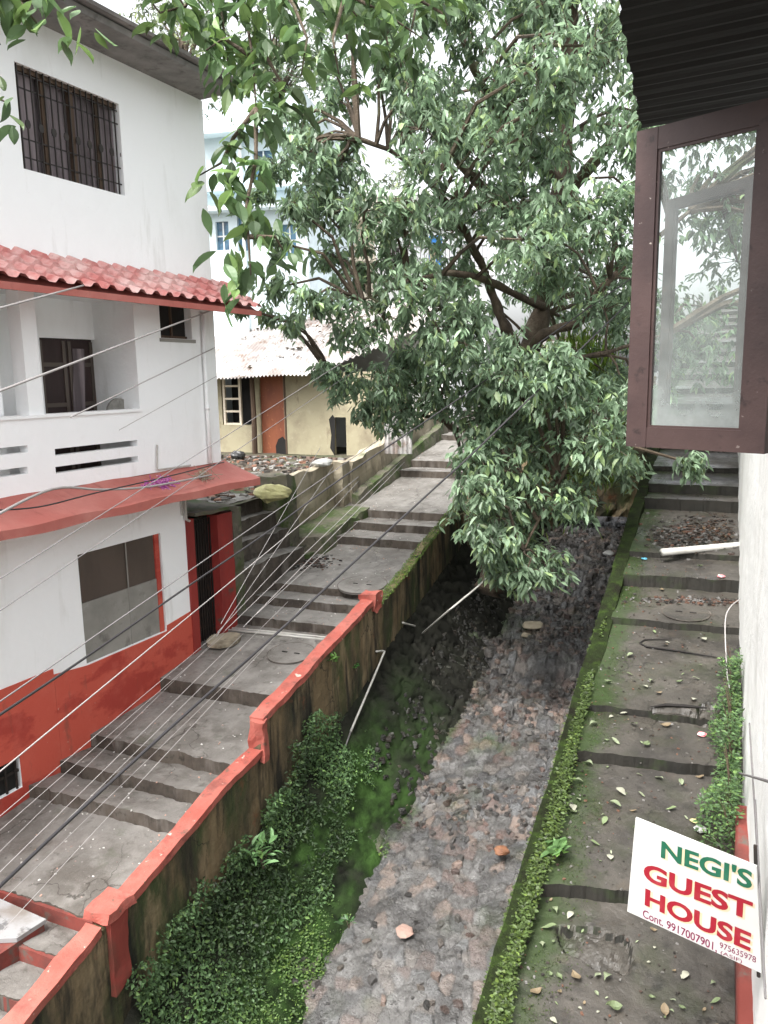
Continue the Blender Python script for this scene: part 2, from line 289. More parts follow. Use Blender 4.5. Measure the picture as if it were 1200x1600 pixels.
def glass_mat():
    m = bpy.data.materials.new('dusty_glass'); m.use_nodes = True; t = m.node_tree; N, L = t.nodes, t.links; N.remove(N['Principled BSDF'])
    tr = N.new('ShaderNodeBsdfTransparent'); tr.inputs[0].default_value = (.86, .92, .90, 1)
    di = N.new('ShaderNodeBsdfDiffuse'); di.inputs[0].default_value = (.62, .68, .66, 1); gl = N.new('ShaderNodeBsdfGlossy'); gl.inputs['Roughness'].default_value = .02
    g = N.new('ShaderNodeNewGeometry'); n = N.new('ShaderNodeTexNoise'); n.inputs['Scale'].default_value = 4; n.inputs['Detail'].default_value = 8; n.inputs['Roughness'].default_value = .7
    L.new(g.outputs['Position'], n.inputs['Vector']); r = N.new('ShaderNodeMapRange'); r.inputs[1].default_value = .35; r.inputs[2].default_value = .75; r.inputs[3].default_value = .10; r.inputs[4].default_value = .34
    L.new(n.outputs['Fac'], r.inputs[0])
    sx = N.new('ShaderNodeSeparateXYZ'); L.new(g.outputs['Position'], sx.inputs[0]); r2 = N.new('ShaderNodeMapRange'); r2.inputs[1].default_value = .2; r2.inputs[2].default_value = -.25; r2.inputs[3].default_value = 0; r2.inputs[4].default_value = .25
    L.new(sx.outputs[2], r2.inputs[0]); ad = N.new('ShaderNodeMath'); L.new(r.outputs[0], ad.inputs[0]); L.new(r2.outputs[0], ad.inputs[1])
    m1 = N.new('ShaderNodeMixShader'); L.new(ad.outputs[0], m1.inputs[0]); L.new(tr.outputs[0], m1.inputs[1]); L.new(di.outputs[0], m1.inputs[2])
    fr = N.new('ShaderNodeFresnel'); fr.inputs[0].default_value = 1.5; m2 = N.new('ShaderNodeMixShader'); L.new(fr.outputs[0], m2.inputs[0]); L.new(m1.outputs[0], m2.inputs[1]); L.new(gl.outputs[0], m2.inputs[2])
    L.new(m2.outputs[0], N['Material Output'].inputs[0]); return m
M['glass'] = glass_mat()

# ------------------------------------------------------------------ leaves
LV = np.array([(0, 0, 0), (.30, .16, .05), (.30, 0, -.02), (.30, -.16, .05), (.62, .15, .03), (.62, 0, -.03), (.62, -.15, .03), (1, 0, -.10)])
LF = np.array([(0, 2, 1), (0, 3, 2), (1, 2, 5), (1, 5, 4), (2, 3, 6), (2, 6, 5), (4, 5, 7), (5, 6, 7)])
LVF = [(0, 0, 0)]
for x_, w_ in ((.10, .075), (.24, .145), (.40, .18), (.58, .165), (.76, .105), (.90, .045)): LVF += [(x_, w_, .25*w_), (x_, 0, -.02-.07*x_*x_), (x_, -w_, .25*w_)]
LVF += [(1.04, 0, -.13)]; LVF = np.array(LVF); LFF = [(0, 2, 1), (0, 3, 2)]
for r_i in range(5):
    a_ = 1+3*r_i; LFF += [(a_, a_+1, a_+4), (a_, a_+4, a_+3), (a_+1, a_+2, a_+5), (a_+1, a_+5, a_+4)]
LFF += [(16, 17, 19), (17, 18, 19)]; LFF = np.array(LFF)
def leaves(P, D, Nn, L, W, cols, jitter=.12, T=None):
    """P base, D direction, Nn approx normal, L length, W width factor"""
    P, D, Nn = map(np.asarray, (P, D, Nn)); n = len(P); L = np.broadcast_to(L, n); W = np.broadcast_to(W, n)
    D = D/np.linalg.norm(D, axis=1, keepdims=True); Sd = np.cross(D, Nn); Sd /= (np.linalg.norm(Sd, axis=1, keepdims=True)+1e-9); Nn = np.cross(Sd, D)
    curl = rng.normal(1.0, .8, n); LV, LF = T if T else (globals()['LV'], globals()['LF']); nv_ = len(LV)
    V = (P[:, None]+D[:, None]*(LV[None, :, 0:1]*L[:, None, None])+Sd[:, None]*(LV[None, :, 1:2]*(L*W)[:, None, None])+Nn[:, None]*(LV[None, :, 2:3]*(L*curl)[:, None, None]))
    Fc = (LF[None]+(np.arange(n)*nv_)[:, None, None]).reshape(-1, 3)
    return V.reshape(-1, 3), Fc, np.repeat(cols, nv_, axis=0)
def rnd_dir(n):
    v = rng.normal(size=(n, 3)); return v/np.linalg.norm(v, axis=1, keepdims=True)
def leafcols(n, base, var=.25, yellow=.15):
    b = np.array(base)[None]*(1+rng.normal(0, var, (n, 1))).clip(.4, 1.9); k = rng.random(n) < yellow
    b[k] = b[k]*np.array([1.35, 1.28, .95]); return b.clip(0, .9)
def whorls(Cn, k, L, base, droop=.55, var=.25, yellow=.15, wf=1.0, T=None):
    """leaf whorls hanging at twig ends"""
    n = len(Cn); P = np.repeat(Cn, k, axis=0); m = n*k; th = rng.random(m)*2*math.pi
    ax = rnd_dir(n)*.5; ax[:, 2] -= droop; ax = np.repeat(ax, k, axis=0)
    D = np.stack([np.cos(th), np.sin(th), np.zeros(m)], -1)*.75+ax+rng.normal(0, .22, (m, 3))
    P = P+rng.normal(0, .25*L, (m, 3)); Nn = np.tile([0, 0, 1.0], (m, 1))+rng.normal(0, .35, (m, 3))+.3*D
    tone = np.repeat(rng.normal(1, .22, (n, 1)), k, axis=0).clip(.5, 1.6)
    return leaves(P, D, Nn, L*rng.uniform(.6, 1.15, m), wf*rng.uniform(.8, 1.25, m), leafcols(m, base, var, yellow)*tone, T=T)

# ================================================================== SETTING
# ground: one sheet below everything, rising with the hill then levelling out
gx = np.concatenate([np.linspace(-150, -20, 14), np.linspace(-18, 14, 33), np.linspace(16, 150, 14)]); gy = np.concatenate([np.linspace(-30, 60, 60), np.linspace(64, 320, 20)])
GX, GY = np.meshgrid(gx, gy, indexing='ij'); GZ = -8.6+S*np.minimum(GY, 34)+.25*fbm(np.stack([GX, GY, GX*0], -1), .15)
nx, ny = GX.shape; idx = np.arange(nx*ny).reshape(nx, ny)
tag(mesh_obj('ground', np.stack([GX, GY, GZ], -1), np.stack([idx[:-1, :-1], idx[1:, :-1], idx[1:, 1:], idx[:-1, 1:]], -1).reshape(-1, 4), M['earth'], smooth=True), kind='structure', label='earthy ground rising beneath the stairs and buildings')

def grid_obj(name, P, m, cols=None, smooth=True, parent=None):
    a, b = P.shape[:2]; I = np.arange(a*b).reshape(a, b)
    Fc = np.stack([I[:-1, :-1], I[1:, :-1], I[1:, 1:], I[:-1, 1:]], -1).reshape(-1, 4)
    return mesh_obj(name, P.reshape(-1, 3), Fc, m, parent, smooth, None if cols is None else cols.reshape(-1, 3))
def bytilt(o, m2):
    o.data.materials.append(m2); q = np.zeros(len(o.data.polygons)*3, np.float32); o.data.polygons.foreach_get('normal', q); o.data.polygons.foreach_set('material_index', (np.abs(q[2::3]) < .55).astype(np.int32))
def stepped(name, st, XL, XR, m, nx=44, seed=1, chip=.012, mr=None, fine=.012, dents=()):
    rows = []
    for i in range(len(st)-1):
        (ya, yb, z1), (yc, yd, z2) = st[i], st[i+1]; dist = abs(yc-ya); k = 3 if dist < .03 else max(2, int(dist/(fine*max(ya, 4))))
        for j in range(k): t = j/k; rows.append((ya+(yc-ya)*t, yb+(yd-yb)*t, z1+(z2-z1)*t, 1 if j == 0 or k == 3 else 0))
    rows.append((*st[-1], 0)); rows = np.array(rows); u = np.linspace(0, 1, nx)
    X = np.broadcast_to(XL+(XR-XL)*u, (len(rows), nx)); Y = rows[:, 0:1]*(1-u)+rows[:, 1:2]*u; Z = np.broadcast_to(rows[:, 2:3], Y.shape)
    P = np.stack([X, Y, Z], -1).copy(); Q = np.stack([X*1.0, Y, Z*0], -1)
    P[..., 2] += .016*fbm(Q, 1.1, seed)+.008*fbm(Q, 5, seed+5)
    for (cx_, cy_, rx_, ry_, dp_) in dents:
        rr_d = np.hypot((P[..., 0]-cx_)/rx_, (P[..., 1]-cy_)/ry_)+.5*fbm(Q, 7, 77); edge_ = 1/(1+np.exp((rr_d-1)/.03)); P[..., 2] -= dp_*edge_*(.35+.65*np.clip(rr_d*1.1, 0, 1)**3+.5*np.abs(fbm(Q, 14, 78)))
    P[..., 1] += (.03*fbm(Q*np.array([1, .25, 1]), 2.2, seed+9)+chip*fbm(Q, 9, seed+3))
    o = grid_obj(name, P.transpose(1, 0, 2), m, smooth=False)
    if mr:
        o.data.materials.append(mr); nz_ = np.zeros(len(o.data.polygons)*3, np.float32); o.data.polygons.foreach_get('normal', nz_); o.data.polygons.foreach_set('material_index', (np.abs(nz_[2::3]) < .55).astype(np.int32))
    return tag(o, kind='structure')

# left public stairway: (x, y of the nosing in the picture, riser height)
NOS = [((60, 1640), .14), ((19, 1554), .15), ((63, 1484), .15), ((93, 1418), .16), ((179, 1261), .145), ((213, 1216), .15), ((251, 1171), .16), ((333, 1072), .19),
       ((442, 969), .14), ((472, 938), .135), ((488, 917), .12), ((577, 841), .15), ((592, 818), .15), ((600, 798), .15), ((660, 736), .15), ((668, 720), .16), ((686, 680), .13), ((700, 667), .14)]
st = []
for (px, py), d in NOS:
    p = PS(px, py, 5.8); Y = p[1]; z = -5.8+S*Y
    st += [(Y-.006, Y-.006, z-d), (Y, Y, z)]
st = [(1.0, 1.0, -5.8+S*1.0)]+st
y = st[-1][0]
while y < 32: y += 1.6; st += [(y-.006, y-.006, -5.8+S*y-.15), (y, y, -5.8+S*y)]
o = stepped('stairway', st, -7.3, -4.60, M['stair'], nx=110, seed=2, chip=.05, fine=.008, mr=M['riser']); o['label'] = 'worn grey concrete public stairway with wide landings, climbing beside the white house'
def stz(Y):
    for i in range(len(st)-1):
        if st[i][0] <= Y <= st[i+1][0] and st[i+1][0]-st[i][0] > 0: t = (Y-st[i][0])/(st[i+1][0]-st[i][0]); return st[i][2]*(1-t)+st[i+1][2]*t
    return -5.8+S*Y
# red painted risers of the lowest steps
# right footpath
NP = [((700, 1660), (1150, 1690), .1), ((838, 1380), (985, 1391), .11), ((905, 1173), (1125, 1198), .11), ((905, 1099), (1110, 1119), .07), ((955, 964), (1156, 981), .085), ((978, 897), (1155, 908), .17),
      ((1000, 862), (1152, 869), .08), ((1010, 778), (1150, 784), .19), ((1016, 755), (1150, 761), .16), ((1022, 728), (1150, 731), .10)]
sp = []
for l, r, d in NP:
    a = PS(*l, 5.2); z = -5.2+S*a[1]; b = PZ(*r, z); k = (b[1]-a[1])/(b[0]-a[0]); yl = a[1]+(-1.15-a[0])*k; yr = a[1]+(.42-a[0])*k
    sp += [(yl-.006, yr-.006, z-d), (yl, yr, z)]
sp = [(1.0, 1.0, -5.2+S)]+sp; y = sp[-1][0]
while y < 34: y += 1.5; sp += [(y-.006, y-.006, -5.2+S*y-.14), (y, y, -5.2+S*y)]
d1_ = PS(925, 1455, 5.2); d2_ = PS(1050, 1110, 5.2); d3_ = PS(1060, 835, 5.2); d4_ = PS(1110, 1106, 5.2)
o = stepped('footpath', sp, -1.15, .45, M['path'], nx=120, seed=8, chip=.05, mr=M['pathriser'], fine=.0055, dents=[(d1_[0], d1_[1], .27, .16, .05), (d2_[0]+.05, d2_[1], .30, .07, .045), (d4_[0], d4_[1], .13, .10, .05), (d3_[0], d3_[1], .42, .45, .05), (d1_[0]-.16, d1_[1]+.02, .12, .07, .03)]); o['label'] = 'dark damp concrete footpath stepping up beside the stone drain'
SPY = np.array([s_[0] for s_ in sp]); SPR = np.array([s_[1] for s_ in sp]); SPZ = np.array([s_[2] for s_ in sp])
def pz(X, Y):
    u = (np.asarray(X)+1.15)/1.6; yl = Y-u*(np.interp(Y, SPY, SPR-SPY)); return np.interp(yl, SPY, SPZ)

# stone drain between the two
def worley(x, y, size, seed):
    gx_, gy_ = x/size, y/size; ix, iy = np.floor(gx_).astype(np.int64), np.floor(gy_).astype(np.int64)
    f1 = np.full(x.shape, 9.); f2 = f1.copy(); cid = np.zeros(x.shape); sx_ = np.zeros(x.shape); sy_ = np.zeros(x.shape)
    for a in (-1, 0, 1):
        for b in (-1, 0, 1):
            jx, jy = ix+a, iy+b; hx = hash3(jx, jy, np.int64(seed)); hy = hash3(jx, jy, np.int64(seed+7)); d = np.hypot(gx_-jx-hx, gy_-jy-hy)
            new = d < f1; f2 = np.where(new, f1, np.minimum(f2, d)); cid = np.where(new, hash3(jx, jy, np.int64(seed+13)), cid)
            sx_ = np.where(new, gx_-jx-hx, sx_); sy_ = np.where(new, gy_-jy-hy, sy_); f1 = np.where(new, d, f1)
    return f1, f2, cid, sx_, sy_
ys = [2.6]
while ys[-1] < 34: ys.append(ys[-1]+.0042*max(ys[-1], 4.2))
ys = np.array(ys); us = np.linspace(-4.05, -1.10, 215); CX, CY = np.meshgrid(us, ys, indexing='ij')
CZ = -7.6+S*CY
for yy, d in ((12.4, .16), (9.1, .05), (15.6, .2), (20, .2)): CZ = CZ+np.where(CY > yy, 0, -1)*0+d*(1/(1+np.exp(-(CY-yy-.15*vnoise(np.stack([CX, CY*0, CY*0], -1), 1.5, 4))/.04))-.5)*np.exp(-np.abs(CY-yy)/1.6)
wx = CX+.022*vnoise(np.stack([CX, CY, CX*0], -1), 9, 1); wy = CY+.022*vnoise(np.stack([CX, CY, CX*0], -1), 6, 2)
f1, f2, cid, sx_, sy_ = worley(wx, wy*1.0, .165, 5); e = np.clip((f2-f1)/.16, 0, 1)
g1, g2, cid2, _, _ = worley(wx, wy, .055, 9); e2 = np.clip((g2-g1)/.3, 0, 1)
tilt = (cid-.5)*.11*sx_+(np.modf(cid*7.3)[0]-.5)*.11*sy_
rough_ = np.clip((CY-8.2)/4, .35, 1)                     # lower down the stones are worn and set flush in mortar
P3 = np.stack([CX, CY, CX*0], -1)
CZ = CZ+rough_*(.06*np.sqrt(e)+tilt*1.4+(cid-.5)*.06)+.008*np.abs(fbm(P3, 9, 19))+.012*e2*(1-e*.5)+.03*fbm(P3, 2.5, 3)+.006*fbm(P3, 22, 6)
CZ = CZ+np.clip((-3.55-CX)/.4, 0, 1)*.28
pal = .80*np.array([.95, 1.0, 1.04])*np.array([(.13, .118, .108), (.10, .092, .088), (.175, .145, .122), (.20, .185, .172), (.15, .10, .082), (.085, .08, .078), (.23, .165, .13), (.12, .11, .10), (.155, .15, .145)])
cols = pal[(cid*8.99).astype(int)]
mort = np.array((.022, .020, .017)); k = (1-e)[..., None]**1.5; cols = cols*(1-k*.75)+mort*k*.75
low = np.clip((9.2-CY)/2.5, 0, 1)[..., None]*.38; gm = np.array((.15, .146, .14))*(1+.35*fbm(P3, 9, 8))[..., None]; cols = cols*(1-low)+gm*low
cols = cols*np.clip(1.0-.12*np.clip((CY-9)/3, 0, 1), .5, 1)[..., None]
mossk = np.clip((fbm(P3, 1.2, 12)+.05+.55*np.clip((-3.35-CX)/.3, 0, 1.2)-.3)*3, 0, .8)[..., None]; cols = cols*(1-mossk)+np.array((.035, .06, .014))*mossk
o = grid_obj('drain_bed', np.stack([CX, CY, CZ], -1), M['stone'], cols); tag(o, 'sloping drain bed paved with rough grey and reddish rubble stones', kind='structure')

# mossy bank at the foot of the canal wall
by = np.linspace(2.5, 30, 520); bu = np.linspace(0, 1, 60); BU, BY = np.meshgrid(bu, by, indexing='ij')
BX = -4.52+BU*1.02; BZ = np.interp(BU, [0, .15, .55, .9, 1], [-6.35, -6.62, -7.2, -7.56, -7.68])+S*BY
Pb = np.stack([BX, BY, BZ], -1); f1, f2, cidb, a_, b_ = worley(BX*1.0+.0, BY+BZ*.6, .22, 21); eb = np.clip((f2-f1)/.2, 0, 1)
fade = np.clip((BY-8)/3, 0.35, 1)
Pb[..., 0] += .06*fade*np.sqrt(eb)+.05*fbm(Pb, 2, 5)+.02*fbm(Pb, 12, 5); Pb[..., 2] += .05*fade*np.sqrt(eb)+.06*fbm(Pb, 1.6, 9)
mk = np.clip(1.6-np.abs(BY-7.2)/2.4, 0, 1)*np.clip(1.6-np.abs(BU-.62)*2.8, 0, 1)*(1.0+1.6*fbm(Pb, 2.6, 31)); mk = mk.clip(0, 1)[..., None]
bc = np.array((.016, .016, .012))*(.6+.9*cidb)[..., None]*(.4+.6*eb)[..., None]; bc = bc*(1-mk)+np.array((.022, .048, .010))*(1+1.4*fbm(Pb, 8, 3)+.8*fbm(Pb, 22, 4))[..., None]*mk
tag(grid_obj('mossy_bank', Pb, M['rubblebank'] if 'rubblebank' in M else mat('mossy_bank_surface', None, .85, [((.012, .016, .008), 2.4, .58, .75, None, .7)], [(30, .012), (100, .004)], attr=True, spec=.2), bc), 'bright green mossy bank sloping from the wall foot to the drain', kind='structure')

# terrace beside the shed
tx = np.linspace(-19, -7.5, 60); ty = np.linspace(9.2, 24, 70); TX, TY = np.meshgrid(tx, ty, indexing='ij'); Pt = np.stack([TX, TY, TX*0], -1)
TZ = -2.08+.05*fbm(Pt, 1.2, 3)+.02*fbm(Pt, 6, 5)
tag(grid_obj('terrace', np.stack([TX, TY, TZ], -1), M['earth']), 'flat littered dirt terrace in front of the yellow shed', kind='structure')

# ================================================================== CANAL WALL WITH RED COPING
cw = empty('retaining_wall', (-4.6, 8, -6.4), 'tall stained retaining wall with red painted coping, between the grey stairs and the drain', 'wall')
def wall_slab(name, xs0, xs1, prof, zb, m, seed, nyd=.09, wob=.03, parent=None, nz=22):
    """prof: list of (Y, ztop); face divided so that it can be uneven"""
    Y = np.arange(prof[0][0], prof[-1][0], nyd); Y = np.append(Y, prof[-1][0]); zt = np.interp(Y, [p[0] for p in prof], [p[1] for p in prof])
    v = np.linspace(0, 1, nz); loop = []
    zbm = zb(Y)
    for k in v: loop.append(np.stack([np.full_like(Y, xs1), Y, zbm*(1-k)+zt*k], -1))
    for k in np.linspace(0, 1, 5)[1:]: loop.append(np.stack([np.full_like(Y, xs1+(xs0-xs1)*k), Y, zt], -1))
    for k in np.linspace(0, 1, 5)[1:]: loop.append(np.stack([np.full_like(Y, xs0), Y, zt*(1-k)+zbm*k], -1))
    P = np.stack(loop, 0); P[..., 0] += wob*fbm(P, 1.3, seed)+wob*.35*fbm(P, 7, seed+2); P[..., 2] += wob*.5*fbm(P, 3, seed+4)
    a, b = P.shape[:2]; I = np.arange(a*b).reshape(a, b); Fc = np.stack([I[:-1, :-1], I[:-1, 1:], I[1:, 1:], I[1:, :-1]], -1).reshape(-1, 4).tolist()
    Fc += [I[:, 0].tolist(), I[::-1, -1].tolist()]
    return mesh_obj(name, P.reshape(-1, 3), Fc, m, parent, False)
lowp = [(1.0, -5.10), (4.30, -4.39)]
midp = [(4.62, -4.36), (5.4, -4.20), (6.1, -4.05), (6.79, -3.99)]; upp = [(6.83, -3.66), (7.6, -3.52), (8.6, -3.33), (9.9, -3.10)]
mossp = [(9.93, -3.30), (10.6, -3.17), (11.3, -3.03), (12.1, -2.80), (13.0, -2.62), (14.15, -2.36)]
zb = lambda Y: -6.9+S*Y
allp = [(a, b-.05) for a, b in lowp]+[(4.45, -4.42)]+[(a, b-.05) for a, b in midp+upp]+mossp
wall_slab('wall_body', -4.585, -4.46, allp, zb, M['canalwall'], 3, parent=cw)
for nm, pr, sd_ in (('coping', lowp, 5), ('coping', midp, 6), ('coping', upp, 7)):
    wall_slab(nm, -4.60, -4.425, pr, lambda Y, pr=pr: np.interp(Y, [p[0] for p in pr], [p[1] for p in pr])-.075, M['coping'], sd_, .04, .045, cw, 5)
mb = sub_box(MB(), [(-4.59, 6.77, -4.14), (-4.42, 6.77, -4.14), (-4.41, 6.86, -4.14), (-4.60, 6.86, -4.14), (-4.59, 6.77, -3.68), (-4.42, 6.77, -3.68), (-4.41, 6.9, -3.68), (-4.60, 6.9, -3.68)], 4, 3, 6); mb.build('coping', M['coping'], cw, wob=.03, wscale=9)
mb = sub_box(MB(), [(-4.60, 9.78, -3.3), (-4.38, 9.78, -3.3), (-4.38, 9.97, -3.3), (-4.62, 9.97, -3.3), (-4.64, 9.75, -3.06), (-4.39, 9.75, -3.06), (-4.39, 10.0, -3.04), (-4.64, 10.0, -3.04)], 4, 4, 4); mb.build('coping', M['coping'], cw, wob=.05, wscale=8)
pil = sub_box(MB(), [(-4.60, 4.36, -5.08), (-4.40, 4.36, -5.08), (-4.40, 4.56, -5.0), (-4.60, 4.56, -5.0), (-4.60, 4.36, -4.36), (-4.40, 4.36, -4.36), (-4.40, 4.56, -4.36), (-4.60, 4.56, -4.36)], 5, 5, 20)
V = np.array(pil.v); m_ = V[:, 2] < -5.02
po = pil.build('pillar', mat('red_over_stained_plaster', (.22, .04, .03), .8, [((.10, .045, .03), 2.2, .48, .66, (1, 1, .5), .9), ((.07, .06, .035), 3, .56, .7, (1, 1, .5), .9)], [(12, .008)]), cw, wob=.012, wscale=7)
sub_box(MB(), [(-4.65, 4.30, -4.36), (-4.365, 4.30, -4.36), (-4.365, 4.62, -4.36), (-4.65, 4.62, -4.36), (-4.64, 4.31, -4.28), (-4.375, 4.31, -4.28), (-4.375, 4.61, -4.28), (-4.64, 4.61, -4.28)], 6, 6, 3).build('pillar_cap', M['coping'], cw, wob=.02, wscale=8)
# moss along the upper, bare part of the wall top
def tiny_leaves(P, L, base, droop=.1, var=.3, yellow=.25, up=1.0, wf=1.6):
    n = len(P); D = rnd_dir(n); D[:, 2] = np.abs(D[:, 2])*.4-droop; Nn = rnd_dir(n)*.6+np.array([.35, -.2, up])
    return leaves(P, D, Nn, L*rng.uniform(.5, 1.25, n), wf*rng.uniform(.8, 1.2, n), leafcols(n, base, var, yellow))
yy = rng.uniform(9.95, 14.1, 5200); P = np.stack([rng.uniform(-4.61, -4.43, 5200), yy, np.interp(yy, [p[0] for p in mossp], [p[1] for p in mossp])-.035*rng.random(5200)+.012], -1)
V, Fc, cc = tiny_leaves(P, .028, (.075, .13, .02)); mo = mesh_obj('moss', V, Fc, M['creep'], cw, cols=cc); mo['kind'] = 'stuff'

# drain side wall under the footpath
yyv = [(1.0, -5.2+S-.02)]+[(a, b-.03) for (a, _, b) in sp if a < 30]
yyv = sorted(yyv); o = wall_slab('side_wall', -1.32, -1.135, [(a, -5.235+S*a) for a in np.arange(1, 33, .5)], lambda Y: -7.8+S*Y, M['moss'], 9, .12, .035); tag(o, 'low moss covered side wall holding the dark footpath above the drain', 'wall')
# grass and clover along the edge
n = 26000; t = rng.random(n)**1.5; yy = 3.2+t*12; wd = np.clip(.30-.035*(yy-4), .05, .32)*(1+.35*vnoise(np.stack([yy, yy*0, yy*0], -1), 1.3, 12)); xx = -1.33+wd*rng.random(n)**1.2+.03*vnoise(np.stack([yy, yy*0, yy*0], -1), 3, 2)
dn = vnoise(np.stack([xx*2, yy, yy*0], -1), 2.4, 6)+.5*vnoise(np.stack([xx*2, yy, yy*0], -1), 8, 7); keep = dn > -.45+.22*np.clip(yy-6.5, 0, 9); xx, yy = xx[keep], yy[keep]
P = np.stack([xx, yy, -5.2+S*yy+.05*rng.random(len(xx))+.01-np.clip(-1.15-xx, 0, 1)*.9], -1)
V, Fc, cc = tiny_leaves(P, .034, (.060, .092, .026), var=.4, yellow=.2, up=1.2); tag(mesh_obj('moss_strip', V, Fc, M['creep'], cols=cc), 'strip of bright green moss and clover along the footpath edge', kind='stuff', cat='moss')
# thin film of moss creeping over the path beside the strip
n = 7000; yy = rng.uniform(3.2, 16, n); xx = -1.05+np.abs(rng.normal(0, .16, n)); keep = vnoise(np.stack([xx*2, yy, yy*0], -1), 1.7, 16) > -.1; xx, yy = xx[keep], yy[keep]
P = np.stack([xx, yy, pz(xx, yy)+.006], -1); V, Fc, cc = tiny_leaves(P, .014, (.035, .055, .012), droop=-.1); tag(mesh_obj('moss_film', V, Fc, M['creep'], cols=cc), 'thin film of dark moss on the path beside the clover strip', kind='stuff', cat='moss')

# creeper on the canal wall and bank (region as in the photograph)
POLY = [(205, 1640), (200, 1530), (250, 1440), (330, 1370), (400, 1295), (430, 1230), (450, 1150), (485, 1105), (545, 1130), (590, 1180), (570, 1240), (530, 1310), (490, 1390), (440, 1470), (380, 1560), (340, 1640)]
n = 120000; yy = rng.uniform(3.5, 10.5, n); kk = rng.random(n)
onw = kk < .5; zz = np.where(onw, -6.5+S*yy+rng.random(n)*2.2, 0); uu = rng.random(n); bxx = -4.5+uu*.95; bzz = np.interp(uu, [0, .15, .55, .9, 1], [-6.35, -6.62, -7.2, -7.56, -7.68])+S*yy
P = np.where(onw[:, None], np.stack([np.full(n, -4.44), yy, zz], -1), np.stack([bxx, yy, bzz+.03], -1)); q = proj(P)
dn = vnoise(P, 2.0, 44)+.6*vnoise(P, 6, 3)
keep = inpoly(q+20*np.stack([vnoise(P, 4, 9), vnoise(P, 4, 10)], -1), POLY) & (dn > -.36) & (rng.random(n) < .42+.5*np.clip(dn+.2, 0, 1)); P = P[keep]
P[:, 0] += rng.random(len(P))*.10+.02; n = len(P)
D = rnd_dir(n); D[:, 2] -= .3; D[:, 0] += .3; Nn = rnd_dir(n)*.7+np.array([.9, -.4, .6])
gcol = leafcols(n, (.07, .125, .05), .4, .2)*(.55+.8*np.clip(vnoise(P, 1.8, 5)+.4, 0, 1.3))[:, None]; V, Fc, cc = leaves(P, D, Nn, .038*rng.uniform(.4, 1.5, n)**1.2, 1.4, gcol)
tag(mesh_obj('creeper', V, Fc, M['creep'], cols=cc), 'dense small leaved green creeper spreading over the retaining wall and bank', kind='stuff', cat='creeper')

# low round leaved cover on the foot of the bank
n = 30000; uu = rng.random(n); yy = rng.uniform(4, 10.5, n); P = np.stack([-4.5+uu*1.0, yy, np.interp(uu, [0, .15, .55, .9, 1], [-6.35, -6.62, -7.2, -7.56, -7.68])+S*yy+.05], -1)+.05*np.stack([fbm(np.stack([uu, yy, uu*0], -1), 2, 5)]*3, -1); q = proj(P)
dn = vnoise(P, 2.2, 71)+.5*vnoise(P, 7, 72)+.25*np.clip(7.4-yy, -2, 2)
keep = inpoly(q, [(300, 1640), (380, 1550), (450, 1470), (510, 1380), (570, 1290), (620, 1200), (660, 1190), (640, 1270), (590, 1390), (540, 1480), (480, 1640)]) & (dn > .05) & (rng.random(n) < .8); P = P[keep]
V, Fc, cc = tiny_leaves(P, .034, (.085, .145, .045), var=.35, wf=1.7); tag(mesh_obj('ground_cover', V, Fc, M['creep'], cols=cc), 'low light green round leaved cover on the foot of the mossy bank', kind='stuff', cat='ground cover')

def plant(name, px, py, depth, nl, L, base, label, spread=.5, h=.15, cat='plant', group=None, P0=None, wf=1.1):
    P = PD(px, py, depth) if P0 is None else np.array(P0, float); r = empty(name, P-np.array([0, 0, h]), label, cat, group)
    mb = MB(); k = max(2, nl//7); tips = []
    for i in range(k):
        a = 2*math.pi*i/k+random.random(); tp = P+np.array([math.cos(a)*spread*h*.8, math.sin(a)*spread*h*.8, random.uniform(-.1, .25)*h]); tips.append(tp); mb.tube([P-np.array([0, 0, h]), (P+tp)/2-np.array([0, 0, .2*h]), tp], [.006, .005, .003], 5)
    mb.build('stem', M['bark'], r); T = np.array(tips); V, Fc, cc = whorls(T, 7, L, base, droop=-.15, wf=wf); mesh_obj('leaves', V, Fc, M['leafnear'], r, cols=cc); return r
p = PX(410, 1328, -4.2); plant('sapling', 0, 0, 0, 28, .17, (.16, .30, .12), 'bright pale green leafy sapling sprouting from the creeper covered wall', P0=p, h=.22, wf=.9)
p = PX(572, 1193, -4.25); plant('fern', 0, 0, 0, 14, .11, (.05, .18, .06), 'small green fern on the dark wall right of the creeper', P0=p, h=.1)
p = PS(868, 1342, 5.18); plant('weed', 0, 0, 0, 21, .13, (.12, .22, .08), 'broad leaved green weed in the clover at the footpath edge', P0=p+np.array([0, 0, .07]), h=.07, wf=1.5)
p = PX(520, 1030, -4.4); plant('fern', 0, 0, 0, 14, .08, (.08, .17, .03), 'yellowish green fern tuft hanging just below the red coping', P0=p, h=.08)
p = PX(668, 1040, -4.4) if False else PX(557, 1042, -4.4); plant('seedling', 0, 0, 0, 7, .08, (.07, .2, .05), 'tiny bright seedling on the wall below the fern tuft', P0=p, h=.06)
p = PX(668, 1440, -3.75) if False else PS(545, 1440, 7.25); plant('seedling', 0, 0, 0, 14, .10, (.10, .22, .07), 'small pale seedling low on the mossy bank beside the drain', P0=p, h=.08)

